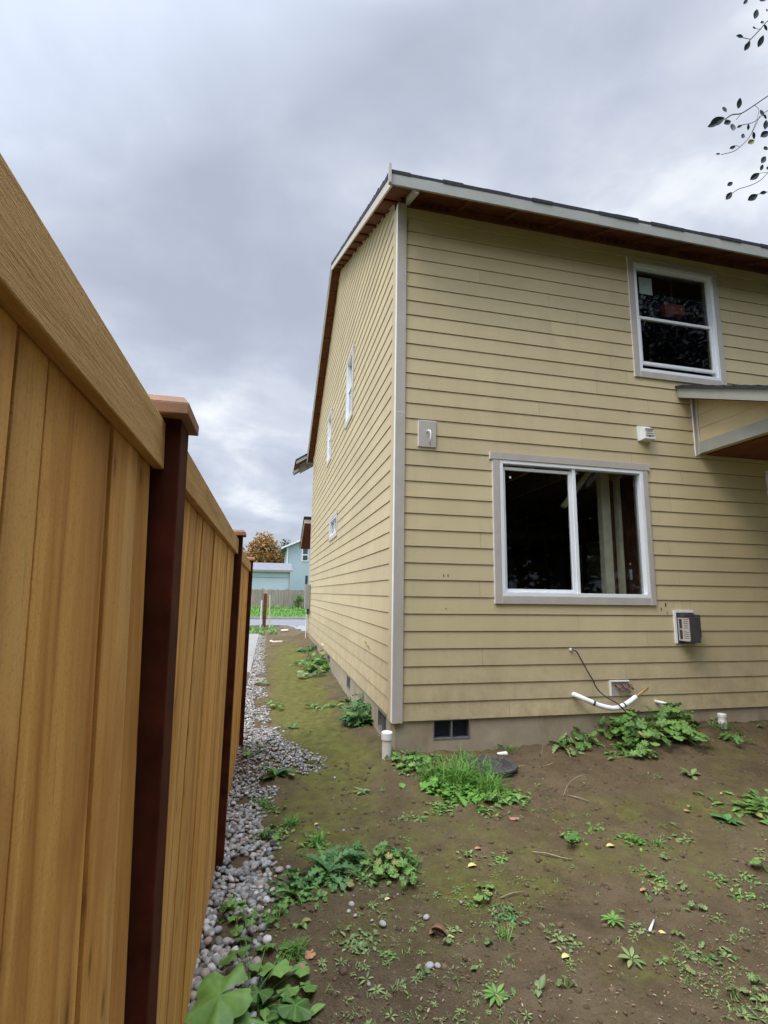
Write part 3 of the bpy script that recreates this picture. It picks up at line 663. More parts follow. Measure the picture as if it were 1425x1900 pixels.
# lookouts under the rake and rafter tails, blocking with vent holes under the eave
for k in range(1, 19):
    y = EY + k * 0.61
    if abs(y - YR) < .1 or y > Y2 - .1: continue
    z = roof_under(y)
    b = MB(); b.box(RX, -0.001, y - .02, y + .02, z - .035, z - .0005 + (SL * .02 if 0 else 0)); b.build('lookout', M['soffit'], house)
for k in range(1, 15):
    x = 0.12 + k * 0.61
    b = MB(); b.hexa([(x - .02, EY + .001, 6.045), (x + .02, EY + .001, 6.045), (x + .02, -.02, 6.255), (x - .02, -.02, 6.255),
                      (x - .02, EY + .001, 6.079), (x + .02, EY + .001, 6.079), (x + .02, -.02, 6.297), (x - .02, -.02, 6.297)])
    b.build('rafter_tail', M['soffit'], house)
b = MB(); b.hexa([(0.06, EY + .001, 6.0), (0.10, EY + .001, 6.0), (0.10, -.03, 6.20), (0.06, -.03, 6.20),
                  (0.06, EY + .001, 6.079), (0.10, EY + .001, 6.079), (0.10, -.03, 6.293), (0.06, -.03, 6.293)])
b.build('rafter_tail', M['trim'], house, label='painted rafter tail at the corner')
b = MB(); wbox(b, Wf, 0.0, XR, 6.20, 6.31, -0.01, 0.018); blk = b.build('eave_blocking', M['soffit'], house)
b = MB()
for k in range(14):
    if k % 2: continue
    for j in range(4):
        cx = 0.27 + k * 0.61 + j * 0.105
        b.tube([(cx, -0.0185, 6.25), (cx, -0.0195, 6.25)], 0.026, 14)
b.build_each('vent_hole', M['black'], blk)
b = MB()     # bright sliver of flashing tape where the side wall meets the soffit
for k in range(9):
    y0 = .15 + k * .55; y1 = y0 + random.uniform(.3, .5)
    if y1 > 4.2: break
    b.hexa([(-.016, y0, roof_under(y0) - .018), (-.0135, y0, roof_under(y0) - .018), (-.0135, y1, roof_under(y1) - .018), (-.016, y1, roof_under(y1) - .018),
            (-.016, y0, roof_under(y0) - .004), (-.0135, y0, roof_under(y0) - .004), (-.0135, y1, roof_under(y1) - .004), (-.016, y1, roof_under(y1) - .004)])
b.build_each('caulk_line', M['trim_edge'], house)
# cross roof stub at the rear of the gable side
b = MB()
def stub(b, y0, y1, za, zb, x0=-.58, x1=.2, s=.66):
    zr = lambda x: 6.0 + (x + .58) * s
    b.hexa([(x0, y0, zr(x0) + za), (x1, y0, zr(x1) + za), (x1, y1, zr(x1) + za), (x0, y1, zr(x0) + za),
            (x0, y0, zr(x0) + zb), (x1, y0, zr(x1) + zb), (x1, y1, zr(x1) + zb), (x0, y1, zr(x0) + zb)])
stub(b, 12.0, 14.0, .05, .12); cr_ = b.build('cross_roof', M['soffit'], house, label='small roof stub jutting past the rear eave')
b = MB(); stub(b, 11.95, 14, .121, .17, -.61); b.build('shingles', M['shingle'], cr_)
b = MB(); stub(b, 11.97, 11.999, .0, .119); b.build('fascia', M['fascia'], cr_)
b = MB(); stub(b, 12.6, 12.64, -.30, .049, -.42, .15); b.build('barge_board', M['trim'], cr_)
b = MB(); stub(b, 12.55, 12.599, -.19, -.08, -.64, -.42); b.build('gutter_end', M['fascia'], cr_)
# low far roof beyond the side wall
b = MB()
def fr(b, d0, d1, x0, x1, y0, y1):
    f = lambda y: 4.02 - (y - 12.0) * .44
    b.hexa([(x0, y0, f(y0) + d0), (x1, y0, f(y0) + d0), (x1, y1, f(y1) + d0), (x0, y1, f(y1) + d0), (x0, y0, f(y0) + d1), (x1, y0, f(y0) + d1), (x1, y1, f(y1) + d1), (x0, y1, f(y1) + d1)])
fr(b, 0, .06, -.2, 5, 12.0, 13.8); lr = b.build('low_roof', M['soffit'], house, label='low brown soffited roof beyond the far corner')
b = MB(); fr(b, .0605, .13, -.25, 5, 11.93, 13.85); b.build('shingles', M['shingle'], lr)
b = MB(); b.box(-.22, 5, 11.96, 11.998, 3.95, 4.08); b.build('fascia', M['side_trim'], lr)
b = MB(); fr(b, -.03, .06, -.225, -.2005, 12.0, 13.8); b.build('rake_board', M['side_trim'], lr)
b = MB(); b.box(.15, 5, 11.66, 12.4, .0, 3.8); b.build('entry_wall', M['siding'], house, label='lower wall under the far roof')
b = MB(); wbox(b, Ws, 12.42, 12.5, 0.4, 2.6, -.2, -.12); b.build('downspout', M['hood'], house)

# porch roof on the right of the front wall
pr = lambda y: 4.19 + y * .42
b = MB(); b.hexa([(3.72, -1.9, pr(-1.9)), (7.5, -1.9, pr(-1.9)), (7.5, 0, pr(0)), (3.72, 0, pr(0)), (3.72, -1.9, pr(-1.9) + .12), (7.5, -1.9, pr(-1.9) + .12), (7.5, 0, pr(0) + .12), (3.72, 0, pr(0) + .12)])
porch = b.build('porch_roof', M['soffit'], house, label='shed porch roof joined to the front wall')
b = MB()
for k in range(14):
    ya = -1.93 + k * .138; yb = ya + .138; t = .165 + random.uniform(0, .006)
    b.hexa([(3.67 - random.uniform(0, .008), ya, pr(ya) + .121), (7.5, ya, pr(ya) + .121), (7.5, yb, pr(yb) + .121), (3.67, yb, pr(yb) + .121),
            (3.67, ya, pr(ya) + t), (7.5, ya, pr(ya) + t), (7.5, yb, pr(yb) + t - .016), (3.67, yb, pr(yb) + t - .016)])
b.build('shingles', M['shingle'], porch)
b = MB(); b.hexa([(3.695, -1.9, pr(-1.9) - .01), (3.7195, -1.9, pr(-1.9) - .01), (3.7195, -.015, pr(0) - .01), (3.695, -.015, pr(0) - .01),
                  (3.695, -1.9, pr(-1.9) + .119), (3.7195, -1.9, pr(-1.9) + .119), (3.7195, -.015, pr(0) + .119), (3.695, -.015, pr(0) + .119)])
b.build('rake_board', M['fascia'], porch)
b = MB()      # cheek wall of lap boards, cut along the roof
zz = 3.60
while zz < 4.15:
    z1 = zz + L; ye0 = max(-1.5, -(4.19 - zz) / .42 * 1.0 if False else -1.5)
    zt = lambda y: min(z1, pr(y) - .002)
    yb_ = -1.5
    if pr(-1.5) < zz: yb_ = (zz - 4.19) / .42
    ymid = max(yb_, min(-0.02, (z1 - 4.19) / .42)) if pr(-1.5) < z1 else yb_
    b.add([(3.948, yb_, zz), (3.948, -.014, zz), (3.956, -.014, min(z1, pr(-.014))), (3.956, ymid, min(z1, pr(ymid)))], [(0, 1, 2, 3)])
    b.add([(3.975, yb_, zz), (3.975, -.014, zz), (3.948, -.014, zz), (3.948, yb_, zz)], [(0, 1, 2, 3)])
    zz = z1
b.hexa([(3.96, -1.5, 3.46), (4.05, -1.5, 3.46), (4.05, -.014, 3.46), (3.96, -.014, 3.46), (3.96, -1.5, pr(-1.5)), (4.05, -1.5, pr(-1.5)), (4.05, -.014, pr(0) - .002), (3.96, -.014, pr(0) - .002)])
b.build('cheek_siding', M['siding'], porch)
b = MB(); b.box(3.935, 3.9595, -1.5, -.045, 3.45, 3.598); b.build('beam_trim', M['fascia'], porch)
b = MB(); wbox(b, Wf, 3.90, 3.934, 3.42, 4.17, .0, .022); wbox(b, Wf, 3.936, 3.965, 3.44, 4.16, .0, .043); b.build_each('flashing_board', M['trim'], porch)
b = MB(); wbox(b, Wf, 3.893, 3.8995, 3.42, 4.17, 0, .024); wbox(b, Wf, 3.937, 3.945, 3.45, 4.17, .0435, .049); b.build_each('caulk_edge', M['trim_edge'], porch)
b = MB(); b.box(4.06, 7.4, -1.5, -.02, 3.44, 3.455); b.build('porch_ceiling', M['soffit'], porch)
# door beneath
b = MB(); wbox(b, Wf, 4.98, 5.08, .45, 2.68, 0, .028); wbox(b, Wf, 6.0, 6.1, .45, 2.68, 0, .028); wbox(b, Wf, 5.08, 6.0, 2.6, 2.68, 0, .028)
wbox(b, Wf, 4.975, 4.99, .45, 3.3, 0, .034)
dr = b.build('door', M['white'], house, label='white trimmed back door under the porch roof')
b = MB(); wbox(b, Wf, 5.081, 5.999, .45, 2.599, -.06, -.02); b.build('door_leaf', M['white'], dr)

# fittings on the front wall
b = MB(); wbox(b, Wf, .236, .438, 3.25, 3.55, .0, .026); plate = b.build('light_mount', M['trim'], house, bevel=.002, label='taupe mounting block with a curl of white wire')
b = MB(); wbox(b, Wf, .229, .2355, 3.25, 3.556, 0, .024); wbox(b, Wf, .229, .438, 3.5505, 3.556, 0, .024); b.build_each('caulk_edge', M['trim_edge'], plate)
b = MB(); b.tube([(.325, -.026, 3.425), (.335, -.055, 3.432), (.35, -.08, 3.42), (.358, -.085, 3.38), (.356, -.08, 3.33), (.353, -.075, 3.30)], .0085, 8); b.build('wire', M['plastic'], plate, smooth=True)
b = MB(); b.tube([(.353, -.075, 3.302), (.35, -.07, 3.27), (.357, -.07, 3.255)], .004, 6); b.build('wire_end', M['black'], plate)
b = MB(); wbox(b, Wf, 3.06, 3.24, 3.55, 3.74, 0, .03); vh = b.build('vent_hood', M['plastic'], house, bevel=.003, label='small white vent hood above the sliding window')
b = MB(); b.hexa([(3.085, -.11, 3.56), (3.235, -.11, 3.56), (3.235, -.03, 3.555), (3.085, -.03, 3.555), (3.09, -.085, 3.70), (3.23, -.085, 3.70), (3.23, -.03, 3.72), (3.09, -.03, 3.72)])
for k in range(3): b.box(3.10, 3.22, -.118, -.10, 3.60 + k * .03, 3.607 + k * .03)
b.build('hood', M['plastic'], vh, bevel=.003)
b = MB(); b.box(3.105, 3.215, -.1125, -.088, 3.675, 3.684); b.box(3.15, 3.165, -.113, -.10, 3.585, 3.595); b.build_each('slot', M['hood'], vh)
# exhaust hood low on the wall
b = MB(); o = FO[2]
wbox(b, Wf, 3.385, 3.41, 1.115, 1.497, 0, .03); wbox(b, Wf, 3.41, 3.655, 1.47, 1.497, 0, .03)
eh = b.build('exhaust_vent', M['trim_edge'], house, label='dark exhaust vent with a pale louvred side in a white frame')
b = MB(); wbox(b, Wf, 3.41, 3.64, 1.14, 1.47, -.06, -.05); wbox(b, Wf, 3.41, 3.66, 1.11, 1.139, -.05, .02); wbox(b, Wf, 3.641, 3.66, 1.14, 1.47, -.05, .02)
b.box(3.44, 3.575, -.19, 0.05, 1.135, 1.42); b.box(3.577, 3.63, -.15, -.02, 1.19, 1.45); b.box(3.43, 3.58, -.12, .03, 1.421, 1.46)
b.build('hood', M['hood'], eh, bevel=.004)
b = MB(); zs = [1.155, 1.21, 1.265, 1.30, 1.355, 1.405]
b.box(3.430, 3.4395, -.185, -.175, 1.15, 1.41); b.box(3.430, 3.4395, -.10, -.085, 1.16, 1.40); b.box(3.430, 3.4395, -.035, -.022, 1.15, 1.41)
for z in (1.15, 1.273, 1.398): b.box(3.429, 3.4395, -.185, -.022, z, z + .013)
for i in range(10): b.box(3.431, 3.4395, -.175, -.10, 1.163 + i * .0235, 1.178 + i * .0235)
b.build('louvre', M['louvre'], eh)
# valve plate, refrigerant line, cable, drain stub
b = MB(); wbox(b, Wf, 2.49, 2.735, .545, .70, 0, .012); vb = b.build('valve_plate', M['trim'], house, label='recessed plate with a cluster of brown valves')
b = MB(); wbox(b, Wf, 2.475, 2.4895, .55, .715, 0, .03); wbox(b, Wf, 2.49, 2.72, .7005, .715, 0, .03); b.build_each('caulk_edge', M['trim_edge'], vb)
b = MB()
for i in range(5):
    cx = 2.55 + i * .042; cz = .665 - (i % 2) * .03; b.tube([(cx, -.012, cz), (cx, -.05, cz - .005), (cx + .004, -.085, cz - .035)], .012, 8)
    b.tube([(cx - .018, -.05, cz), (cx + .018, -.05, cz)], .009, 8)
b.build('valve', M['brass'], vb, smooth=True)
def arc(pts, n=8):
    P = [Vector(p) for p in pts]; P = [P[0] * 2 - P[1]] + P + [P[-1] * 2 - P[-2]]; r = []
    for i in range(1, len(P) - 2):
        for k in range(n):
            t = k / n; a, b_, c, d = P[i - 1], P[i], P[i + 1], P[i + 2]
            r.append(0.5 * ((2 * b_) + (c - a) * t + (2 * a - 5 * b_ + 4 * c - d) * t * t + (3 * b_ - a - 3 * c + d) * t ** 3))
    r.append(P[-2]); return r
line = arc([(2.02, .01, .575), (2.04, -.05, .57), (2.13, -.11, .53), (2.27, -.15, .475), (2.42, -.17, .455), (2.56, -.16, .49), (2.70, -.15, .56)])
b = MB(); b.tube(line, .026, 14); ln = b.build('refrigerant_line', M['foam'], house, smooth=True, label='sagging white foam wrapped pipe on the front wall')
b = MB(); b.tube(line[19:21], .0275, 14); b.tube([line[38], line[39]], .0275, 14); b.build_each('tape_band', M['black'], ln, smooth=True)
b = MB(); b.tube([(2.69, -.152, .556), (2.76, -.15, .60), (2.84, -.15, .645), (2.865, -.145, .65), (2.86, -.14, .63), (2.80, -.145, .60), (2.70, -.15, .545)], .0065, 8)
b.tube([(2.86, -.146, .65), (2.885, -.146, .665)], .002, 6); b.build('copper_end', M['copper'], ln, smooth=True)
cab = arc([(2.01, .005, 1.055), (2.05, -.05, 1.04), (2.11, -.05, .95), (2.19, -.045, .82), (2.25, -.05, .72), (2.27, -.06, .66), (2.33, -.10, .58), (2.44, -.19, .50), (2.53, -.195, .415), (2.55, -.19, .40)])
b = MB(); b.tube(cab, .007, 7); cb_ = b.build('black_cable', M['black'], house, smooth=True, label='thin black cable hanging from a hole in the siding')
b = MB(); b.tube([(2.01, -.005, 1.056), (2.012, -.022, 1.055)], .016, 10); b.build('grommet', M['trim_edge'], cb_)
b = MB(); b.tube([(3.06, .0, .475), (3.10, -.06, .468), (3.155, -.13, .455)], .017, 12); b.build('drain_stub', M['pvc'], house, smooth=True, label='short white drain stub poking from the siding')
# scuffs and nails
b = MB(); wbox(b, Wf, .0, .0, 0, 0, 0, 0)
b = MB()
for (px, py, w, h) in ((822, 1068, .008, .03), (830, 1068, .008, .028), (826, 1129, .012, .008), (1233, 1122, .012, .04), (1225, 1130, .01, .03), (1236, 1137, .012, .012), (1165, 765, .012, .01), (812, 1072, .006, .006)):
    p = at(px, py, y=0); o0 = .013
    wbox(b, Wf, p.x, p.x + w, p.z - h / 2, p.z + h / 2, o0 - .006, o0 + .0008)
b.build_each('scuff_mark', M['hood'], house)
b = MB()
for y, z, w, h in ((1.52, .98, .10, .03), (1.42, .955, .07, .02), (1.33, .93, .05, .045), (1.25, .925, .02, .03)):
    wbox(b, Ws, y, y + w, z, z + h, .006, .0145)
b.build('scuff_mark', M['cleared'], house, label='scraped yellow patch on the side wall')
b = MB(); wbox(b, Ws, 6.6, 7.1, .44, .455, .0, .03); b.build('loose_batten', M['stud_pale'], house)
# utility box at the far end of the side wall
b = MB(); wbox(b, Ws, 10.9, 11.35, 1.12, 1.88, .0135, .17); mt = b.build('utility_box', M['meter'], house, bevel=.01, label='tall grey utility box near the far corner')
b = MB(); wbox(b, Ws, 10.95, 11.02, .95, 1.119, .03, .10); wbox(b, Ws, 10.5, 10.95, 1.03, 1.05, .03, .06); b.build('conduit', M['hood'], mt)
b = MB(); b.tube([(-.08, 11.3, .2), (-.08, 11.3, .95)], .02, 8); b.build('riser_pipe', M['pvc'], mt)

# ---------------------------------------------------------------- cedar fence
fence = empty('cedar_fence', (-1.55, -1.7, 0), 'tall orange cedar board fence with dark stained capped posts', 'fence')
BX = -1.530
def lean1(z): return 0.040 * (1.88 - z)
def board(b, y0, y1, x, z0, z1, t=.017, lean=None, n=1):
    for i in range(n):
        za = z0 + (z1 - z0) * i / n; zb = z0 + (z1 - z0) * (i + 1) / n
    ds = lean or (lambda z: 0.0)
    b.hexa([(x - t + ds(z0), y0, z0), (x + ds(z0), y0, z0), (x + ds(z0), y1, z0), (x - t + ds(z0), y1, z0),
            (x - t + ds(z1), y0, z1), (x + ds(z1), y0, z1), (x + ds(z1), y1, z1), (x - t + ds(z1), y1, z1)])
fr_ = random.Random(12)
def fence_panel(y0, y1, widths, lean=None, label=None, top=1.955):
    b = MB(); y = y0; i = 0; gaps = []
    while y < y1 - .02:
        w = widths[i] if widths and i < len(widths) else fr_.choice([.138, .138, .12, .10, .14])
        ye = min(y + w, y1 - .001); gp = fr_.choice([.006, .008, .010]); gaps.append(ye)
        board(b, y + gp / 2, ye - gp / 2, BX + fr_.uniform(-.0025, .0025), -.02, top - .02, .017, lean); y = ye; i += 1
    b.build('board_panel', M['cedar'], fence, bevel=.001, label=label)
    b = MB(); board(b, y0 + .003, y1 - .002, BX + .0215, top - .092, top, .019, lean)
    b.build('top_rail', M['cedar_rail'], fence, bevel=.002)
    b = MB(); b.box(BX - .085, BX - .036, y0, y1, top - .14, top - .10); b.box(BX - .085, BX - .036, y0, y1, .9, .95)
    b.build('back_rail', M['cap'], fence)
    b = MB(); board(b, y0, y1, BX - .0215, -.02, top - .03, .012, lean); b.build('gap_shade_sheet', M['gap_shade'], fence)  # dark sheet added behind the boards so the gaps look shaded
fence_panel(-6.53, -4.18, [.14] * 13 + [.07, .21, .14, .10, .12], lean1, 'nearest panel of wide knotty boards', 1.961)
fence_panel(-4.09, -1.74, None, None, 'middle panel of narrow boards', 1.975)
fence_panel(-1.65, .70, None, None, 'farthest panel of boards')
for y, top, ln_ in ((-6.62, 1.935, None), (-4.18, 1.972, lambda z: .022 * (1.9 - z)), (-1.74, 2.005, None), (.70, 1.985, None)):
    b = MB(); f_ = ln_ or (lambda z: 0.0); x0, x1 = -1.56, -1.482 if ln_ else -1.487
    b.hexa([(x0 + f_(-.1), y, -.1), (x1 + f_(-.1), y, -.1), (x1 + f_(-.1), y + .09, -.1), (x0 + f_(-.1), y + .09, -.1),
            (x0 + f_(top), y, top), (x1 + f_(top), y, top), (x1 + f_(top), y + .09, top), (x0 + f_(top), y + .09, top)])
    po = b.build('post', M['post'], fence, bevel=.003)
    b = MB(); o = .019; cx0, cx1, cy0, cy1 = x0 - o, x1 + o - (.004 if ln_ else 0), y - o - .014, y + .09 + o
    b.box(cx0, cx1, cy0, cy1, top + .0005, top + .022)
    b.hexa([(cx0, cy0, top + .022), (cx1, cy0, top + .022), (cx1, cy1, top + .022), (cx0, cy1, top + .022),
            (cx0 + .012, cy0 + .010, top + .037), (cx1 - .012, cy0 + .010, top + .037), (cx1 - .012, cy1 - .012, top + .037), (cx0 + .012, cy1 - .012, top + .037)])
    b.build('post_cap', M['cap'], po, bevel=.0015)

# ---------------------------------------------------------------- things at the house foot
p = on_ground(717, 1393)
pc = empty('cleanout_pipe', (p.x, -.075, gz(p.x, -.1)), 'white plastic pipe with a cap standing at the house corner', 'pipe')
c0 = (-.045, -.085, 0)
c0 = (at(718, 1370, y=-.12).x, -.12, gz(0, -.12) - .02)
b = MB(); b.lathe(c0, [(.047, -.05), (.047, .18)], 28); b.build('pipe_body', M['pvc'], pc, smooth=False, bevel=.002)
b = MB(); b.lathe(c0, [(.050, .1805), (.055, .183), (.055, .245), (.050, .252), (.0, .252)], 28); b.build('pipe_cap', M['plastic'], pc)
p = at(1340, 1335, y=-.12)
b = MB(); c1 = (p.x, -.12, gz(p.x, -.12) - .05); b.lathe(c1, [(.040, -.03), (.040, .10), (.046, .10), (.046, .13), (.040, .13), (.040, .17), (.046, .1705), (.046, .20), (.04, .205), (0, .205)], 20)
tag(b.build('drain_pipe', M['pvc']), 'short white pipe among weeds at the right of the front wall', 'pipe')

lc = on_ground(912, 1428); R_ = .235; zc = gz(lc.x, lc.y) - 0.055
sep_ = empty('septic_lid', (lc.x, lc.y, zc), 'round ribbed black lid standing in the grass before the front wall', 'lid')
b = MB(); b.lathe((lc.x, lc.y, zc), [(R_ - .02, -.05), (R_ - .02, .085)], 40)
for k in range(20):
    a = k * math.pi / 10; b.box(lc.x + (R_ - .022) * math.cos(a) - .006, lc.x + (R_ - .022) * math.cos(a) + .006, lc.y + (R_ - .022) * math.sin(a) - .006, lc.y + (R_ - .022) * math.sin(a) + .006, zc, zc + .08)
b.build('riser', M['lid'], sep_)
b = MB(); b.lathe((lc.x, lc.y, zc), [(R_, .0855), (R_ + .004, .095), (R_, .108), (R_ - .03, .112), (R_ - .035, .106), (.09, .112), (.085, .118), (.02, .118)], 48)
for k in range(24):
    a = k * math.pi / 12; r0, r1 = .10, R_ - .045; ca, sa = math.cos(a), math.sin(a)
    b.hexa([(lc.x + r0 * ca - .004 * -sa, lc.y + r0 * sa - .004 * ca, zc + .104), (lc.x + r1 * ca - .004 * -sa, lc.y + r1 * sa - .004 * ca, zc + .104),
            (lc.x + r1 * ca + .004 * -sa, lc.y + r1 * sa + .004 * ca, zc + .104), (lc.x + r0 * ca + .004 * -sa, lc.y + r0 * sa + .004 * ca, zc + .104),
            (lc.x + r0 * ca - .004 * -sa, lc.y + r0 * sa - .004 * ca, zc + .117), (lc.x + r1 * ca - .004 * -sa, lc.y + r1 * sa - .004 * ca, zc + .113),
            (lc.x + r1 * ca + .004 * -sa, lc.y + r1 * sa + .004 * ca, zc + .113), (lc.x + r0 * ca + .004 * -sa, lc.y + r0 * sa + .004 * ca, zc + .117)])
b.box(lc.x - .03, lc.x + .03, lc.y - .012, lc.y + .012, zc + .1185, zc + .128)
b.build('cover', M['lid'], sep_, bevel=.001)

# ---------------------------------------------------------------- gravel
def ico(sub):
    bm = bmesh.new(); bmesh.ops.create_icosphere(bm, subdivisions=sub, radius=1.0)
    v = np.array([x.co[:] for x in bm.verts]); f = np.array([[q.index for q in x.verts] for x in bm.faces]); bm.free(); return v, f
def pebbles(name, P, Rr, sub, mat, flat=.62, sink=.3):
    v, f = ico(sub); N = len(P); nv = len(v)
    ang = rng.random((N, 3)) * 2 * math.pi; sc = np.stack([rng.uniform(.8, 1.25, N), rng.uniform(.65, 1.0, N), rng.uniform(flat - .12, flat + .12, N)], -1)
    V = v[None] * sc[:, None, :]
    # lumpiness: squash along a random axis
    ax = rng.normal(size=(N, 3)); ax /= np.linalg.norm(ax, axis=1)[:, None]; dd = np.einsum('nvi,ni->nv', V, ax); V = V + ax[:, None, :] * (0.16 * dd ** 2)[:, :, None]
    c, s = np.cos(ang[:, 0]), np.sin(ang[:, 0]); x = V[..., 0] * c[:, None] - V[..., 1] * s[:, None]; y = V[..., 0] * s[:, None] + V[..., 1] * c[:, None]; z = V[..., 2]
    ti = rng.normal(0, .25, N); c, s = np.cos(ti)[:, None], np.sin(ti)[:, None]; x, z = x * c - z * s, x * s + z * c
    V = np.stack([x, y, z], -1) * Rr[:, None, None] + P[:, None, :]
    F = f[None] + (np.arange(N) * nv)[:, None, None]
    return np_mesh(name, V.reshape(-1, 3), F.reshape(-1, 3), mat)
edge_y = [-3.6, -2.5, -2.2, -2.0, -1.85, -1.7, -1.45, -1.1, -.8, -.4, -.15, .1, .35, .9, 1.7, 3.0, 5.6, 11, 14.5]
edge_x = [-1.28, -1.29, -1.25, -1.23, -1.20, -1.12, -1.20, -1.28, -1.24, -1.02, -.76, -.70, -.76, -1.06, -1.20, -1.27, -1.32, -1.33, -1.36]
def gen(y0, y1, n, r0, r1, layers=1):
    y = rng.uniform(y0, y1, n); xe = np.interp(y, edge_y, edge_x) + rng.normal(0, .035, n); left = np.where(y > .8, -1.575, -1.66)
    x = left + (xe - left) * rng.random(n) ** 0.9; r = rng.uniform(r0, r1, n)
    keep = ~((fbm(x * 1.0 + 3, y, 2.6, 3) > 0.12) & (x > left + (xe - left) * .45)); x, y, r, xe = x[keep], y[keep], r[keep], xe[keep]; n = len(x)
    z = ground_z(x, y) + r * .25 + rng.uniform(0, .018, n) * (x < xe - .06)
    return np.stack([x, y, z], -1), r
Pa, Ra = gen(-3.6, -1.0, 2300, .009, .026); gA = pebbles('gravel', Pa, Ra, 2, M['pebble'])
tag(gA, 'strip of grey rounded pebbles along the foot of the fence', 'gravel', kind='stuff')
Pb, Rb = gen(-1.0, 3.0, 4300, .008, .022); Pc, Rc = gen(3.0, 14.8, 6500, .012, .022)
gB = pebbles('gravel', np.concatenate([Pb, Pc]), np.concatenate([Rb, Rc]), 1, M['pebble'])
tag(gB, 'grey pebble strip running back beside the mossy side yard', 'gravel', kind='stuff')
# scattered pebbles sunk in soil, clods and crumbs
n = 260; y = rng.uniform(-3.4, 1.0, n); x = rng.uniform(-1.2, 4.5, n) ; near_ = rng.random(n) < np.exp(-(x + 1.1) / 0.55) + .10
P_ = np.stack([x, y, ground_z(x, y) + .001], -1)[near_]
tag(pebbles('loose_pebbles', P_, rng.uniform(.004, .013, len(P_)), 1, M['pebble']), 'small loose pebbles pressed into the soil', 'pebbles', kind='stuff')
n = 9000; y = rng.uniform(-3.6, .0, n); x = rng.uniform(-1.1, 5.2, n)
tag(pebbles('soil_clods', np.stack([x, y, ground_z(x, y) - .001], -1), rng.uniform(.002, .006, n) + .020 * rng.random(n) ** 7, 1, M['clod'], .7), 'crumbs and clods of brown soil', 'soil', kind='stuff')

# ---------------------------------------------------------------- plants
def frame(az): return Vector((math.cos(az), math.sin(az), 0)), Vector((-math.sin(az), math.cos(az), 0))
def strip(mb, base, az, length, width, elev, droop, shape, seg=8, fold=.25, twist=0.0):
    d, s = frame(az); p = Vector(base); e = elev; vs = []; vn = []; st = length / seg
    for i in range(seg + 1):
        t = i / seg; w = shape(t) * width / 2
        up = Vector((-d.x * math.sin(e), -d.y * math.sin(e), math.cos(e)))
        sd_ = (s * math.cos(twist * t) + up * math.sin(twist * t))
        vs += [p - sd_ * w + up * w * fold, p.copy(), p + sd_ * w + up * w * fold]; vn += [0, 1, 0]
        e -= droop / seg; p = p + (d * math.cos(e) + Vector((0, 0, math.sin(e)))) * st
    fs = []
    for i in range(seg):
        a = i * 3; fs += [(a, a + 1, a + 4, a + 3), (a + 1, a + 2, a + 5, a + 4)]
    mb.add(vs, fs, vn)
    return p
sh_grass = lambda t: max(0.0, 1 - t) ** .6 * (0.6 + .4 * min(1, t * 4)) + .03
sh_ovate = lambda t: 0.06 if t < .18 else max(0.0, math.sin(math.pi * min(1, (t - .18) / .82) ** .75)) ** .9 + .02
def sh_lobed(k):
    return lambda t: (0.10 if t < .12 else (max(0.0, math.sin(math.pi * min(1, (t * .9 + .08)))) ** .7) * (0.16 + .84 * abs((k * t * 1.0) % 1.0 - .0) ** .8)) + .01
def mallow(mb, base, az, reach, hgt, Rl, tilt, rnd, petiole=True, lobes=5):
    d, s = frame(az); c = Vector(base) + d * reach + Vector((0, 0, hgt))
    if petiole:
        mid = Vector(base) + d * reach * .45 + Vector((0, 0, hgt * .75))
        mb.tube([base, mid, c], [.0035, .003, .002], 5, False)
    n = (Vector((0, 0, 1)) + d * math.tan(tilt) + s * rnd.uniform(-.25, .25)).normalized()
    ax = (d - n * d.dot(n)).normalized(); ay = n.cross(ax)
    N = 40; vs = [c]; vn = [1.0]; rings = (.3, .62, .85, 1.0)
    for j, q in enumerate(rings):
        for k in range(N):
            th = -math.pi * .93 + 2 * math.pi * .93 * k / (N - 1)
            lo = abs(math.cos(th * lobes / 2)) ; r = Rl * (.74 + .26 * lo ** .8) * (1 + .035 * math.sin(th * 23) * (q > .9))
            if abs(th) > 2.5: r *= .9
            v_ = max(0, (lo - .86) / .14) if q < .95 else 0
            h = Rl * (.10 * q * math.cos(th * lobes) * q - .16 * q * q + .05 * math.sin(th * 7 + rnd.random()) * q * q)
            vs.append(c + (ax * math.cos(th) + ay * math.sin(th)) * r * q + n * h); vn.append(v_)
    fs = [(0, 1 + k, 2 + k) for k in range(N - 1)]
    for j in range(len(rings) - 1):
        for k in range(N - 1): a = 1 + j * N + k; fs.append((a, a + N, a + N + 1, a + 1))
    mb.add(vs, fs, vn)
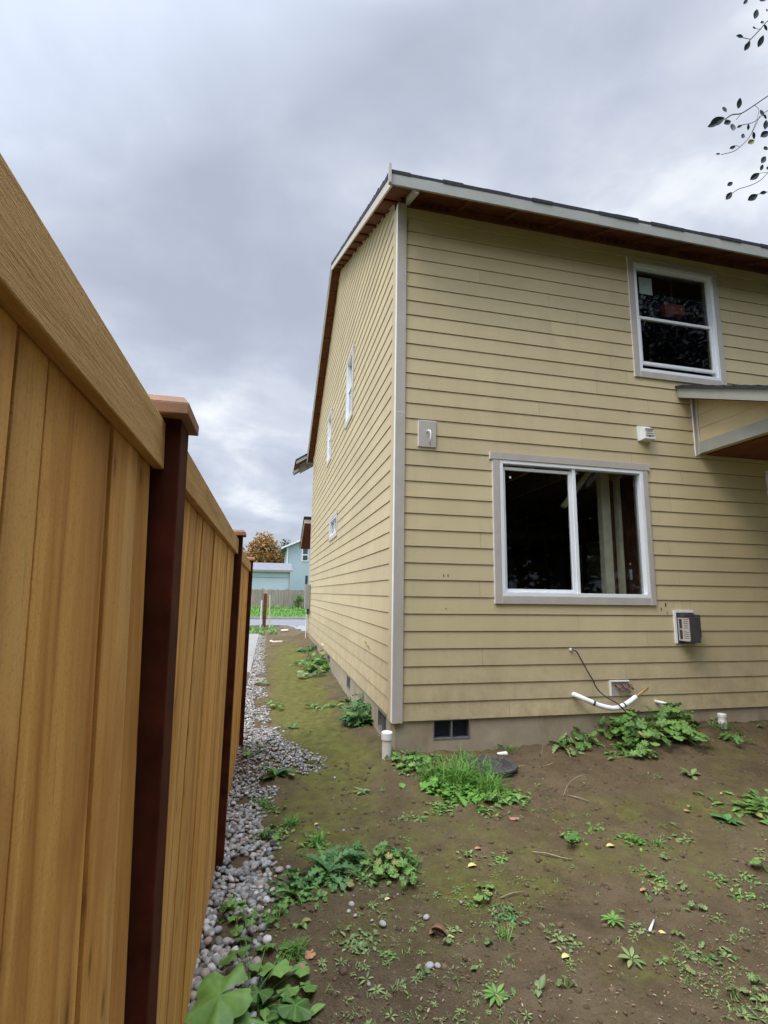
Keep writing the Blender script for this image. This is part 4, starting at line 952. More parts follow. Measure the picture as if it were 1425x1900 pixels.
def plant(kind, px, py, size, n, rnd, mb=None, pos=None):
    """kinds: mallow, thistle, grass, rosette, dock, clover"""
    b = mb or MB(); p = pos if pos is not None else on_ground(px, py); x0, y0 = p.x, p.y; z0 = gz(x0, y0)
    for i in range(n):
        az = rnd.uniform(0, 2 * math.pi); q = rnd.random() ** .5 * size
        if kind == 'mallow':
            Rl = rnd.uniform(.45, 1.0) * size * .34; mallow(b, (x0 + rnd.uniform(-.1, .1) * size, y0 + rnd.uniform(-.1, .1) * size, z0), az, q * .75, rnd.uniform(.12, .45) * size + .01, Rl, rnd.uniform(.1, .6), rnd)
        elif kind == 'clump':
            Rl = min(.056, rnd.uniform(.07, .19) * size + .010); q = rnd.random() ** .6 * size; hh = (1 - .75 * (q / size) ** 2) * size * rnd.uniform(.25, 1.0)
            mallow(b, (x0 + rnd.uniform(-.25, .25) * size, y0 + rnd.uniform(-.15, .15) * size, z0), az, q * .8, hh * .8 + .01, Rl, rnd.uniform(.1, .9), rnd, lobes=rnd.choice([5, 7]))
        elif kind == 'thistle':
            strip(b, (x0 + rnd.uniform(-.12, .12) * size, y0 + rnd.uniform(-.12, .12) * size, z0 + .005), az, rnd.uniform(.6, 1.1) * size, size * .27, rnd.uniform(.25, 1.05), rnd.uniform(.8, 1.9), sh_lobed(rnd.choice([5, 6, 7])), 30, .35, rnd.uniform(-.8, .8))
        elif kind == 'grass':
            strip(b, (x0 + rnd.gauss(0, .22) * size, y0 + rnd.gauss(0, .22) * size, z0), az, rnd.uniform(.35, 1.0) * size, .0035 + .010 * size + rnd.random() * .002, rnd.uniform(.7, 1.45), rnd.uniform(.4, 2.0), sh_grass, 7, .3)
        elif kind == 'rosette':
            a2 = 2 * math.pi * i / n + rnd.uniform(-.15, .15)
            strip(b, (x0, y0, z0 + .004), a2, rnd.uniform(.7, 1.0) * size, size * .24, rnd.uniform(.15, .5), rnd.uniform(.3, .7), sh_ovate, 8, .2)
        elif kind == 'dock':
            strip(b, (x0 + rnd.uniform(-.1, .1) * size, y0 + rnd.uniform(-.1, .1) * size, z0), az, rnd.uniform(.6, 1.0) * size, size * .36, rnd.uniform(.3, 1.0), rnd.uniform(.5, 1.5), sh_ovate, 10, .3)
        elif kind == 'clover':
            xx, yy = x0 + rnd.gauss(0, .4) * size, y0 + rnd.gauss(0, .4) * size
            strip(b, (xx, yy, gz(xx, yy) + .002), az, rnd.uniform(.25, .5) * size * .8, size * .20, rnd.uniform(.1, .9), rnd.uniform(.3, 1.2), rnd.choice([sh_ovate, sh_lobed(3)]), 7, .3)
    return b, (x0, y0, z0)
LOOSE = MB()    # stray growth between the named weeds
def weed(name, kind, px, py, size, n, label, mat='leaf', cat='weed', group=None, extra=()):
    rnd = random.Random(int(px * 7 + py)); b, o = plant(kind, px, py, size, n, rnd)
    done = [(Vector(o), size)]
    for k2, dx, dy, s2, n2 in extra:
        q = on_ground(px + dx, py + dy)
        near = any((Vector((q.x, q.y, 0)) - Vector((c.x, c.y, 0))).length < (sz + s2) * ((.62 if s2 > .17 else .48) if 'grass' not in (k2, kind) else (.6 if s2 > .2 else .40)) for c, sz in done)
        plant(k2, px + dx, py + dy, s2, n2, rnd, b if near else LOOSE)
        if near: done.append((q, s2))
    ob = b.build(name, M[mat], smooth=True, origin=o); return tag(ob, label, cat, group)

# big mallow in the near corner, leaves placed one by one
def big_leafed():
    rnd = random.Random(5); b = MB(); p = on_ground(470, 1880); o = (p.x, p.y, gz(p.x, p.y)); base = Vector(o)
    spots = [(405, 1850, .10, .135, .5), (545, 1865, .05, .075, .3), (440, 1770, .10, .07, .6), (515, 1795, .08, .075, .2), (500, 1755, .03, .05, .5), (470, 1840, .06, .07, .3),
             (560, 1800, .05, .05, .3), (425, 1890, .05, .09, .3), (500, 1890, .03, .07, .4), (455, 1735, .05, .045, .7), (580, 1830, .03, .04, .5), (365, 1885, .04, .08, .4), (530, 1835, .04, .05, .1), (475, 1800, .05, .055, .5),
             (440, 1700, .04, .04, .3), (530, 1760, .02, .035, .3), (515, 1920, .03, .09, .3), (400, 1960, .06, .12, .3)]
    for px, py, h, r, t in spots:
        c = at(px, py, z=h + o[2]); d = c - base; az = math.atan2(d.y, d.x); reach = math.hypot(d.x, d.y)
        mallow(b, base + Vector((rnd.uniform(-.02, .02), rnd.uniform(-.02, .02), 0)), az, reach, h, r, t * .6, rnd)
    for i in range(16): plant('dock', 0, 0, .10, 1, rnd, b, pos=Vector((o[0] + rnd.uniform(-.15, .2), o[1] + rnd.uniform(-.1, .25), 0)))
    tag(b.build('broadleaf_weed', M['leaf'], smooth=True, origin=o), 'largest broad lobed green plant in the near left corner over the pebbles', 'weed')
big_leafed()
weed('thistle', 'thistle', 610, 1625, .22, 34, 'dark jagged leaved thistle at the edge of the pebble strip', 'leaf2', extra=(('thistle', -70, 40, .15, 14), ('thistle', 20, -30, .17, 14), ('dock', -55, 90, .08, 5), ('clover', -20, 40, .12, 40), ('clump', 20, 20, .10, 8)))
weed('leafy_clump', 'clump', 715, 1610, .16, 30, 'low clump of round leaves and grass just right of the thistle', 'leaf', extra=(('clover', 0, 10, .16, 60), ('grass', 45, -5, .12, 60), ('clover', -40, 20, .10, 30), ('clump', 50, 30, .10, 10), ('grass', -40, -20, .09, 40), ('mallow', 10, 10, .12, 4), ('clump', 30, -10, .12, 14)))
weed('dark_leaf_weed', 'dock', 512, 1440, .20, 8, 'dark floppy leaved weed at the tip of the pebble spill', 'leaf2', extra=(('mallow', 15, 0, .13, 5),))
weed('dark_leaf_weed', 'mallow', 478, 1405, .16, 6, 'floppy grey green weed against the last fence post', 'leaf', extra=(('dock', -18, -20, .07, 5),))
weed('grass_tuft', 'grass', 487, 1495, .13, 90, 'grass tuft in the pebbles beside the middle fence panel', 'grass', 'grass', extra=(('clover', 20, 10, .11, 24),))
weed('grass_tuft', 'grass', 540, 1528, .10, 80, 'low bright grass tuft between pebbles and bare soil', 'grass', 'grass', extra=(('clover', -15, 18, .12, 30),))
weed('leafy_weed', 'clover', 465, 1570, .12, 34, 'small green weed in the middle of the pebble strip', 'leaf', extra=(('dock', 0, 0, .07, 6),))
weed('leafy_weed', 'mallow', 455, 1722, .12, 6, 'broad leaves lying on the pebbles above the corner plant', 'leaf', extra=(('mallow', 60, -15, .09, 5), ('clover', 60, 0, .07, 18)))
weed('grass_tuft', 'grass', 545, 1768, .10, 90, 'spiky yellow green grass tuft beside the near corner plant', 'grass', 'grass', extra=(('clover', -10, 20, .07, 20),))
weed('leafy_weed', 'dock', 520, 1690, .08, 8, 'narrow leaved weed where pebbles thin out', 'leaf', extra=(('clover', 15, -20, .06, 14),))
weed('low_weed', 'clover', 665, 1755, .10, 70, 'matted low weed on bare soil right of the corner plant', 'leaf3', extra=(('grass', 0, 0, .06, 40), ('clover', 52, 18, .07, 26)))
weed('low_weed', 'rosette', 672, 1470, .10, 8, 'small spread weed alone on bare soil below the white corner pipe', 'leaf3', extra=(('clover', 10, 2, .07, 12),))
weed('low_weed', 'clover', 755, 1520, .10, 34, 'flat lobed weed below the left end of the grass clump', 'leaf3', extra=(('rosette', 25, 0, .08, 7),))
weed('low_weed', 'clover', 752, 1556, .06, 16, 'smallest pale sprout above the leafy clump', 'leaf3')
weed('leafy_weed', 'clump', 500, 1560, .12, 12, 'small leafy weed between the pebbles and the lower grass tuft', 'leaf', extra=(('clover', 5, 5, .12, 34), ('grass', -12, 0, .10, 50)))
weed('leafy_weed', 'clump', 545, 1655, .14, 14, 'leafy weed spreading below the thistle onto the pebbles', 'leaf2', extra=(('clover', -20, 5, .14, 50), ('dock', 10, 14, .09, 8)))
weed('leafy_weed', 'clump', 430, 1690, .10, 10, 'little leafy weed deep in the pebble strip', 'leaf', extra=(('clover', 15, 5, .10, 26),))
weed('grass_tuft', 'grass', 590, 1560, .10, 90, 'thin grass tuft just above the thistle', 'grass', 'grass', extra=(('clover', 0, 6, .12, 40),))
weed('leafy_weed', 'clump', 650, 1590, .12, 12, 'leaves joining the thistle to the leafy clump', 'leaf2', extra=(('thistle', 0, 10, .14, 12), ('clover', 10, 20, .12, 40)))
# side yard
weed('leafy_bush', 'dock', 672, 1345, .30, 60, 'fluffy green bush against the side foundation near the corner', 'leaf2', 'bush', extra=(('clump', 4, -4, .36, 60), ('clover', 5, -12, .30, 120), ('grass', 6, -6, .40, 160), ('clump', 10, -22, .36, 40), ('dock', 10, -30, .30, 24)))
weed('leafy_bush', 'dock', 592, 1243, .36, 50, 'green weed clump halfway along the side foundation', 'leaf', 'bush', extra=(('clump', 0, -6, .45, 60), ('grass', -2, -8, .42, 120), ('clump', 6, 4, .3, 20), ('clover', -6, -14, .5, 120)))
weed('side_yard_weed', 'mallow', 575, 1258, .30, 7, 'group of pale round leaves beside the foundation clump', 'leaf3', extra=(('mallow', 12, -4, .2, 5),))
weed('side_yard_weed', 'clover', 598, 1312, .22, 30, 'long flat weed trail across the mossy yard', 'leaf', extra=(('dock', 25, 0, .16, 8), ('dock', -20, 1, .16, 7)))
weed('side_yard_weed', 'mallow', 508, 1315, .18, 8, 'leafy weed by the pebble edge in the mossy yard', 'leaf', extra=(('clover', -12, -12, .16, 12),))
weed('side_yard_weed', 'dock', 545, 1352, .13, 9, 'low dark weed in the middle of the moss nearest the pebble spill', 'leaf2', extra=(('clover', 22, 6, .12, 12),))
weed('side_yard_weed', 'mallow', 490, 1272, .2, 4, 'lone round leaves at the far pebble edge', 'leaf3')
weed('side_yard_weed', 'dock', 553, 1208, .22, 8, 'small dark weed farthest back on the moss', 'leaf2')
weed('side_yard_weed', 'clover', 583, 1200, .5, 60, 'rough weeds at the far end of the side foundation', 'leaf2', extra=(('grass', 4, 0, .3, 50),))
weed('side_yard_weed', 'dock', 640, 1302, .16, 10, 'dark weed below the second side vent', 'leaf2')
# front clumps
weed('grass_clump', 'grass', 850, 1450, .32, 460, 'tall bright green grass clump round the black lid', 'grass', 'grass',
     extra=(('grass', -45, -5, .24, 160), ('grass', 45, -12, .26, 200), ('grass', 60, 14, .24, 220), ('grass', 10, -35, .22, 130), ('clover', 0, 20, .30, 260), ('clover', 90, 30, .2, 110), ('clump', -40, 5, .18, 26), ('clump', -80, -22, .15, 20), ('clover', -90, -28, .16, 60),
            ('clump', 0, 30, .14, 16), ('clover', -30, 50, .14, 60), ('clump', 70, 40, .12, 12), ('clover', 60, 60, .12, 40)))
weed('leafy_clump', 'clover', 762, 1408, .15, 60, 'round leaved weeds along the foundation left of the grass clump', 'leaf', extra=(('clump', 0, 4, .14, 22), ('clump', 30, 10, .14, 22), ('clover', 35, 5, .12, 40), ('clump', -30, 2, .1, 12), ('clover', 60, 0, .12, 40)))
weed('grass_tuft', 'grass', 905, 1385, .22, 60, 'dark grass and weed tuft behind the black lid', 'leaf2', 'grass', extra=(('dock', 0, 0, .22, 12), ('grass', 40, 8, .15, 50)))
weed('leafy_clump', 'clump', 1185, 1378, .42, 80, 'tall leafy green clump below the white foam pipe', 'leaf', 'weed', extra=(('clump', 70, -4, .42, 70), ('clump', -60, -5, .36, 50), ('clump', -120, 2, .22, 26), ('dock', -30, -10, .4, 14), ('dock', 40, -5, .22, 18), ('clump', 10, -14, .38, 50), ('thistle', 75, 2, .28, 10), ('clump', 0, 12, .2, 30), ('clover', -20, 10, .25, 60), ('clump', 95, -4, .2, 20), ('thistle', -90, 0, .22, 8)))
weed('thistle', 'thistle', 1040, 1388, .26, 12, 'grey green thistle left of the tall leafy clump', 'leaf3', extra=(('thistle', 15, -8, .2, 8), ('mallow', 20, 10, .15, 5), ('mallow', 25, -8, .22, 7)))
weed('leafy_weed', 'dock', 1295, 1360, .26, 22, 'straggling weed between the leafy clump and the right pipe', 'leaf3', extra=(('clump', 20, 0, .26, 24), ('clump', 70, 4, .18, 18), ('grass', 45, 6, .2, 70), ('clover', 20, -2, .25, 40), ('clover', 60, 0, .25, 40), ('thistle', 85, -2, .22, 8)))
weed('leafy_weed', 'mallow', 1415, 1352, .28, 10, 'green leaves at the far right end of the front wall', 'leaf', extra=(('clump', 5, 0, .25, 20),))
# open soil, right
spec = [
 ('leafy_weed', 'dock', 1348, 1525, .13, 26, 'dark spiky weed alone on the right side of the soil', 'leaf2', (('clover', 0, 0, .14, 20),)),
 ('leafy_weed', 'clover', 1418, 1505, .30, 110, 'spreading bright weed patch cut by the right edge', 'leaf', (('dock', 0, -5, .10, 24), ('grass', -10, 0, .12, 60))),
 ('small_weed', 'dock', 1283, 1440, .12, 12, 'upright sprout between the leafy clump and the right edge', 'leaf3', ()),
 ('small_weed', 'clover', 1213, 1440, .10, 16, 'faint pale sprout below the tall leafy clump', 'leaf3', ()),
 ('small_weed', 'mallow', 1065, 1560, .13, 6, 'small broad leaved weed in the middle of the soil', 'leaf', (('clover', 0, -10, .1, 20), ('clover', 40, -22, .1, 22))),
 ('small_weed', 'grass', 1175, 1560, .08, 60, 'low grassy weed row right of the middle weed', 'grass', (('clover', 0, 0, .12, 40), ('grass', 45, 8, .08, 60), ('clover', 45, 10, .1, 20))),
 ('small_weed', 'clover', 1265, 1560, .11, 26, 'pale branching sprout above the orange leaf', 'leaf3', (('rosette', 6, 0, .07, 6),)),
 ('small_weed', 'mallow', 895, 1665, .09, 6, 'weed with one shiny round leaf in the middle foreground', 'leaf', (('clover', -25, 8, .07, 20),)),
 ('small_weed', 'clover', 865, 1590, .10, 20, 'wiry weed around the yellow leaf', 'leaf3', (('clover', 60, 10, .09, 18), ('rosette', 68, 5, .06, 6))),
 ('small_weed', 'clover', 945, 1705, .10, 50, 'dark tangled weed right of the shiny leaf', 'leaf2', (('grass', -8, 36, .08, 50),)),
 ('small_weed', 'clover', 1050, 1748, .09, 44, 'matted brownish green weed in the right foreground', 'leaf3', ()),
 ('small_weed', 'rosette', 1137, 1708, .08, 12, 'tight fresh green rosette left of the white stick', 'leaf', ()),
 ('small_weed', 'clover', 1183, 1728, .08, 26, 'thin weed just left of the white stick', 'leaf3', ()),
 ('small_weed', 'rosette', 1172, 1782, .08, 8, 'little pale rosette below the white stick', 'leaf3', ()),
 ('small_weed', 'clover', 1195, 1620, .09, 20, 'weed patch above the orange leaf on the right', 'leaf', (('clover', 30, 15, .09, 22),)),
 ('small_weed', 'clover', 1340, 1630, .10, 26, 'soft green weed near the right edge', 'leaf', (('clover', 35, 35, .10, 34), ('clover', 50, 5, .1, 24))),
 ('small_weed', 'mallow', 1424, 1620, .12, 5, 'bluish leaf cut by the right edge of the view', 'leaf', ()),
 ('rosette_weed', 'rosette', 921, 1848, .072, 13, 'star shaped rosette of narrow leaves at the bottom of the soil', 'leaf', ()),
 ('rosette_weed', 'dock', 1000, 1840, .075, 5, 'two curled pale leaves right of the star rosette', 'leaf3', ()),
 ('small_weed', 'clover', 700, 1612, .07, 12, 'sprout hugging the stones under the leafy clump', 'leaf3', ()),
 ('small_weed', 'grass', 618, 1842, .07, 6, 'single dry grass spike right of the near corner plant', 'leaf3', ()),
 ('small_weed', 'clover', 1320, 1775, .09, 20, 'dull green weed in the lower right soil', 'leaf2', ()),
]
for nm, kd, px, py, sz, n_, lb, mt_, ex in spec: weed(nm, kd, px, py, sz, n_, lb, mt_, extra=ex)
# seedlings nobody could count
rnd = random.Random(77); b = MB()
for i in range(800):
    px, py = rnd.uniform(560, 1440), 1440 + 470 * rnd.random() ** .9
    p = on_ground(px, py)
    if fbm(np.array([p.x]), np.array([p.y]), 2.2, 2)[0] < -0.08: continue
    if p.x < -1.0: continue
    plant(rnd.choice(['clover', 'clover', 'rosette', 'grass']), 0, 0, rnd.uniform(.015, .045), rnd.randint(3, 8), rnd, b, pos=p)
tag(b.build('seedlings', M['leaf3'], smooth=True), 'tiny seedlings sprinkled over the soil', 'seedlings', kind='stuff')
b = MB()
for i in range(240):
    y = rnd.uniform(-3.0, 9); x = float(np.interp(y, edge_y, edge_x)) + rnd.gauss(.02, .06) if rnd.random() < .6 else rnd.uniform(-.25, -.06)
    if y < 0 and x > -.6: continue
    plant(rnd.choice(['clover', 'grass']), 0, 0, rnd.uniform(.02, .06), rnd.randint(3, 9), rnd, b, pos=Vector((x, y, 0)))
tag(b.build('edge_weeds', M['leaf'], smooth=True), 'tiny weeds along the pebble edge and foundation', 'seedlings', kind='stuff')
b = MB()
for i in range(900):
    px, py = rnd.uniform(560, 1440), 1430 + 470 * rnd.random() ** .9
    p = on_ground(px, py)
    if p.x < -1.0 or fbm(np.array([p.x + 9]), np.array([p.y]), 3.2, 3)[0] < 0.30: continue
    kd = rnd.choice(['clover', 'clump', 'dock', 'grass', 'clover'])
    plant(kd, 0, 0, rnd.uniform(.02, .055), {'clump': 4, 'dock': 5}.get(kd, 10), rnd, b, pos=p)
tag(LOOSE.build('stray_weeds', M['leaf'], smooth=True), 'stray leafy sprouts between the larger weeds', 'weeds', kind='stuff')
tag(b.build('ground_weeds', M['leaf3'], smooth=True), 'mixed low weeds spreading over the open soil', 'weeds', kind='stuff')
# bits of dry litter
b = MB()
for i in range(1100):
    p = on_ground(rnd.uniform(520, 1430), 1400 + 500 * rnd.random()); az = rnd.uniform(0, 6.28)
    L_ = rnd.uniform(.006, .022)
    strip(b, (p.x, p.y, gz(p.x, p.y) + .004), az, L_, L_ * rnd.uniform(.2, .6), rnd.uniform(-.1, .4), .4, sh_ovate, 3, .3)
tag(b.build('dry_litter', M['brown'], smooth=True), 'crumbs of dead leaf scattered on the soil', 'litter', kind='stuff')

b = MB()
for i in range(420):
    p = on_ground(rnd.uniform(520, 1430), 1400 + 500 * rnd.random()); az = rnd.uniform(0, 6.28)
    L_ = rnd.uniform(.006, .024)
    strip(b, (p.x, p.y, gz(p.x, p.y) + .005), az, L_, L_ * rnd.uniform(.08, .5), rnd.uniform(-.1, .4), .4, sh_ovate, 3, .3)
tag(b.build('pale_litter', M['twig'], smooth=True), 'pale straw and chips scattered on the soil', 'litter', kind='stuff')

# ---------------------------------------------------------------- fallen leaves, sticks, stones
def fallen(px, py, size, mat, label, lob=False):
    rnd = random.Random(int(px + py)); p = on_ground(px, py); b = MB(); z = gz(p.x, p.y) + .006
    if lob: mallow(b, (p.x, p.y, z), rnd.uniform(0, 6), 0, .006, size * .5, .15, rnd, petiole=False)
    else: strip(b, (p.x - size / 2, p.y, z), rnd.uniform(-.5, .5), size, size * .62, .35, .7, lambda t: math.sin(math.pi * min(1, t * .97 + .015)) ** .7, 8, .35)
    tag(b.build('fallen_leaf', M[mat], smooth=True, origin=(p.x, p.y, z)), label, 'leaf', 'fallen leaves on the soil')
fallen(953, 1520, .085, 'pink', 'pinkish lobed fallen leaf in front of the grass clump', True)
fallen(877, 1609, .060, 'yellow', 'yellow fallen leaf beside wiry weeds left of centre')
fallen(887, 1577, .045, 'orange', 'small orange fallen leaf above the yellow one')
fallen(1133, 1570, .060, 'yellow', 'cream yellow cupped leaf right of the middle weed')
fallen(1195, 1656, .050, 'orange', 'orange brown fallen leaf on open soil to the right')
fallen(1051, 1779, .045, 'yellow', 'narrow yellow leaf in the right foreground')
fallen(838, 1745, .045, 'yellow', 'mustard leaf beside the dark curled leaf')
fallen(1228, 1733, .040, 'yellow', 'greenish pale leaf beside the white stick')
fallen(720, 1672, .035, 'yellow', 'small yellow leaf under the leafy clump')
fallen(1275, 1507, .050, 'orange', 'thin tan leaf on the brown soil at right')
fallen(575, 1775, .055, 'orange', 'reddish leaf at the foot of the spiky grass tuft', True)
fallen(558, 1797, .05, 'pink', 'dull pink leaf touching the near corner plant')
fallen(1340, 1474, .035, 'yellow', 'tiny cream leaf high on the right soil')
fallen(636, 1640, .05, 'orange', 'tan leaf among pebbles beside the thistle')
fallen(588, 1532, .035, 'yellow', 'pale leaf right of the low grass tuft')
p = on_ground(815, 1735); b = MB(); z = gz(p.x, p.y)
strip(b, (p.x - .05, p.y + .03, z + .012), -.5, .11, .035, .3, .9, sh_ovate, 8, 1.6); strip(b, (p.x - .06, p.y + .0, z + .006), .2, .05, .03, .3, .6, sh_ovate, 6, .8)
tag(b.build('curled_leaf', M['brown'], smooth=True), 'dark curled dead leaf on the mossy soil', 'leaf')
def stick(pts, r, label, mat='twig', name='stick'):
    b = MB(); P3 = []
    for px, py, h in pts: q = on_ground(px, py); P3.append((q.x, q.y, gz(q.x, q.y) + h)) if h < .03 else P3.append(tuple(at(px, py + h * 0, z=gz(q.x, q.y) + h)))
    b.tube(P3, [r] * (len(P3) - 1) + [r * .5], 6); tag(b.build(name, M[mat], smooth=True), label, 'stick')
stick([(988, 1583, .008), (1015, 1588, .012), (1042, 1594, .008), (1062, 1598, .01)], .0045, 'thin straight twig left of the middle weed')
stick([(1054, 1478, .01), (1072, 1483, .014), (1095, 1490, .010)], .006, 'pale broken stick lying below the arched twig')
stick([(1206, 1732, .012), (1214, 1712, .014)], .007, 'short white stick in the right foreground', 'plastic')
stick([(928, 1668, .006), (950, 1662, .01), (975, 1652, .008)], .003, 'fine twig left in the middle foreground')
b = MB(); q = on_ground(1045, 1478); q2 = on_ground(1092, 1462); z = gz(q.x, q.y)
b.tube(arc([(q.x, q.y, z), (q.x + .06, q.y + .02, z + .08), (q.x + .14, q.y + .02, z + .13), (q2.x - .02, q2.y, z + .11), (q2.x + .01, q2.y, z + .02)]), .003, 6)
b.tube([(q.x + .13, q.y + .02, z + .125), (q.x + .17, q.y + .05, z + .12), (q.x + .22, q.y + .05, z + .125)], .002, 5)
tag(b.build('arched_twig', M['twig'], smooth=True), 'dry twig arching out of the bare soil right of the lid', 'stick')
b = MB(); q = on_ground(1003, 1425); z = gz(q.x, q.y)
b.tube([(q.x, q.y, z), (q.x + .01, q.y, z + .1), (q.x + .03, q.y, z + .19)], .0025, 5); b.tube([(q.x, q.y, z + .01), (q.x + .07, q.y, z + .02), (q.x + .12, q.y - .03, z + .05)], .003, 5)
b.tube([(q.x - .2, q.y + .05, z + .01), (q.x - .12, q.y + .05, z + .012)], .006, 5)
tag(b.build('dry_stalk', M['twig'], smooth=True), 'dead upright stalk between the lid and the thistle', 'stick')
def stone(px, py, r, label, mat='stone'):
    p = on_ground(px, py); v, f = ico(3); rr = random.Random(px); b = MB()
    s = (r * rr.uniform(1.0, 1.25), r * rr.uniform(.8, 1), r * .68); a = rr.uniform(0, 3)
    vs = [((x * math.cos(a) * s[0] - y * math.sin(a) * s[1]), (x * math.sin(a) * s[0] + y * math.cos(a) * s[1]), z * s[2] * (1 + .08 * x)) for x, y, z in v]
    b.add(vs, [tuple(q) for q in f]); o = b.build('stone', M[mat], smooth=True); o.location = (p.x, p.y, gz(p.x, p.y) + r * .30)
    tag(o, label, 'stone', 'stones on the soil')
stone(791, 1704, .017, 'pale round stone above the dark curled leaf'); stone(797, 1795, .018, 'pale oval stone with a white band in the foreground')
stone(710, 1717, .019, 'largest tan stone on the moss'); stone(652, 1680, .018, 'flat grey stone beside two white ones'); stone(647, 1692, .011, 'small white stone left of the tan one')
stone(659, 1700, .010, 'smaller white stone just below its twin'); stone(690, 1710, .009, 'tiny grey stone left of the tan stone')
stone(643, 1467, .014, 'dark stone alone below the pebble spill', 'clod'); stone(621, 1444, .014, 'pale stone at the tip of the pebble spill')
stone(812, 1794, .015, 'greenish stone against the banded oval one'); stone(634, 1632, .03, 'long tan rock right of the thistle root')
for px, py in ((925, 1393), (945, 1397)):
    p = on_ground(px, py)
p = on_ground(930, 1400); b = MB(); z = gz(p.x, p.y) + .012; b.hexa([(p.x - .05, p.y - .02, z - .01), (p.x + .06, p.y - .03, z - .01), (p.x + .07, p.y + .03, z - .01), (p.x - .04, p.y + .03, z - .01),
      (p.x - .05, p.y - .02, z + .006), (p.x + .06, p.y - .03, z + .009), (p.x + .07, p.y + .03, z + .012), (p.x - .04, p.y + .03, z + .004)])
tag(b.build('plaster_scrap', M['plastic'], bevel=.003), 'small white scrap on soil behind the black lid', 'scrap')

# ---------------------------------------------------------------- far things by the street
b = MB(); b.box(-1.50, -1.34, 19.0, 19.14, -.1, 1.55); pp = b.build('red_post', M['redwood'], bevel=.01); tag(pp, 'red brown timber post standing by the street', 'post')
b = MB(); b.box(-1.505, -1.335, 18.99, 19.15, .45, .49); b.build('band', M['black'], pp)
b = MB(); b.hexa([(-1.20, 17.2, -.1), (-1.14, 17.2, -.1), (-1.14, 17.24, -.1), (-1.20, 17.24, -.1), (-1.26, 17.2, 1.50), (-1.20, 17.2, 1.50), (-1.20, 17.24, 1.5), (-1.26, 17.24, 1.5)])
tag(b.build('survey_stake', M['scrap']), 'pale stake leaning just right of the red post', 'stake', 'stakes by the red post')
b = MB(); b.box(-1.60, -1.55, 18.6, 18.64, -.1, 1.25); tag(b.build('survey_stake', M['white']), 'shorter white stake just left of the red post', 'stake', 'stakes by the red post')
for nm, px, py, w, d_, lb in (('lumber_scrap', 514, 1193, .34, .35, 'flat pale board scrap on the path of moss'), ('lumber_scrap', 503, 1192, .08, .5, 'narrow pale lumber scrap left of the flat board'),
                              ('lumber_scrap', 528, 1170, .30, .6, 'white board scrap near the driveway kerb')):
    p = at(px, py, z=.02); b = MB(); z = gz(p.x, p.y) if p.y < 16 else 0.0
    b.hexa([(p.x - w / 2, p.y - d_ / 2, z), (p.x + w / 2, p.y - d_ / 2 + .1, z), (p.x + w / 2, p.y + d_ / 2, z), (p.x - w / 2, p.y + d_ / 2, z),
            (p.x - w / 2, p.y - d_ / 2, z + .04), (p.x + w / 2, p.y - d_ / 2 + .1, z + .05), (p.x + w / 2, p.y + d_ / 2, z + .05), (p.x - w / 2, p.y + d_ / 2, z + .04)])
    tag(b.build(nm, M['scrap']), lb, 'scrap')
# grey board fence across the street
gf = empty('grey_fence', (0, 48, 0), 'weathered grey board fence across the street', 'fence')
b = MB(); x = -14.0
while x < 9: w = random.uniform(.13, .15); b.box(x, x + w - .012, 48, 48.02, -.05, 1.82 + random.uniform(-.04, .04)); x += w
b.build('board_panel', M['greywood'], gf)
for x in np.arange(-13.9, 9, 2.4):
    b = MB(); b.box(x, x + .1, 48.03, 48.13, -.05, 2.0); b.build('post', M['greywood'], gf)
# pale blue house and garage
bh = empty('blue_house', (6, 62, 0), 'two storey pale blue house beyond the grey fence', 'house')
b = MB(); b.box(.75, 13, 60, 70, -.1, 7.3)
b.add([(.75, 60, 7.3), (13, 60, 7.3), (6.9, 60, 10.1), (.75, 70, 7.3), (13, 70, 7.3), (6.9, 70, 10.1)], [(0, 1, 2), (3, 5, 4), (0, 2, 5, 3), (1, 4, 5, 2)])
b.build('wall', M['blue'], bh)
b = MB(); s = (10.1 - 7.3) / 6.15
for x0, x1 in ((.05, 6.9), (13.75, 6.9)):
    za = 10.12 - abs(6.9 - x0) * s; b.hexa([(x0, 59.6, za), (x1, 59.6, 10.12), (x1, 70.4, 10.12), (x0, 70.4, za), (x0, 59.6, za + .2), (x1, 59.6, 10.32), (x1, 70.4, 10.32), (x0, 70.4, za + .2)])
rf = b.build('roof', M['greyroof'], bh)
b = MB(); x0 = .0; za = 10.12 - 6.9 * s
b.hexa([(x0, 59.5, za - .05), (6.9, 59.5, 10.07), (6.9, 59.59, 10.07), (x0, 59.59, za - .05), (x0, 59.5, za + .2), (6.9, 59.5, 10.3), (6.9, 59.59, 10.3), (x0, 59.59, za + .2)])
b.box(.75, .93, 59.9, 59.99, 0, 7.2); b.build('rake_board', M['white'], rf)
b = MB(); b.box(2.62, 3.5, 59.93, 59.99, 5.5, 7.25); wd = b.build('window', M['white'], bh)
b = MB(); b.box(2.78, 3.38, 59.9, 59.929, 6.45, 7.08); b.box(2.78, 3.38, 59.9, 59.929, 5.66, 6.27); b.build('pane', M['dglass'], wd)
b = MB(); b.box(3.2, 3.5, 59.93, 59.99, 1.6, 3.7); wd = b.build('window', M['dglass'], bh)
ga = empty('blue_garage', (-3, 54, 0), 'low pale blue outbuilding with a grey roof beyond the grey fence', 'garage')
b = MB(); b.box(-9, .92, 52.3, 57, -.1, 3.95); b.build('wall', M['bluegarage'], ga)
b = MB(); b.box(-9, .9, 52.27, 52.299, 3.15, 3.2); b.box(.86, .95, 52.2, 52.29, 0, 3.9); b.build('trim_band', M['meter'], ga)
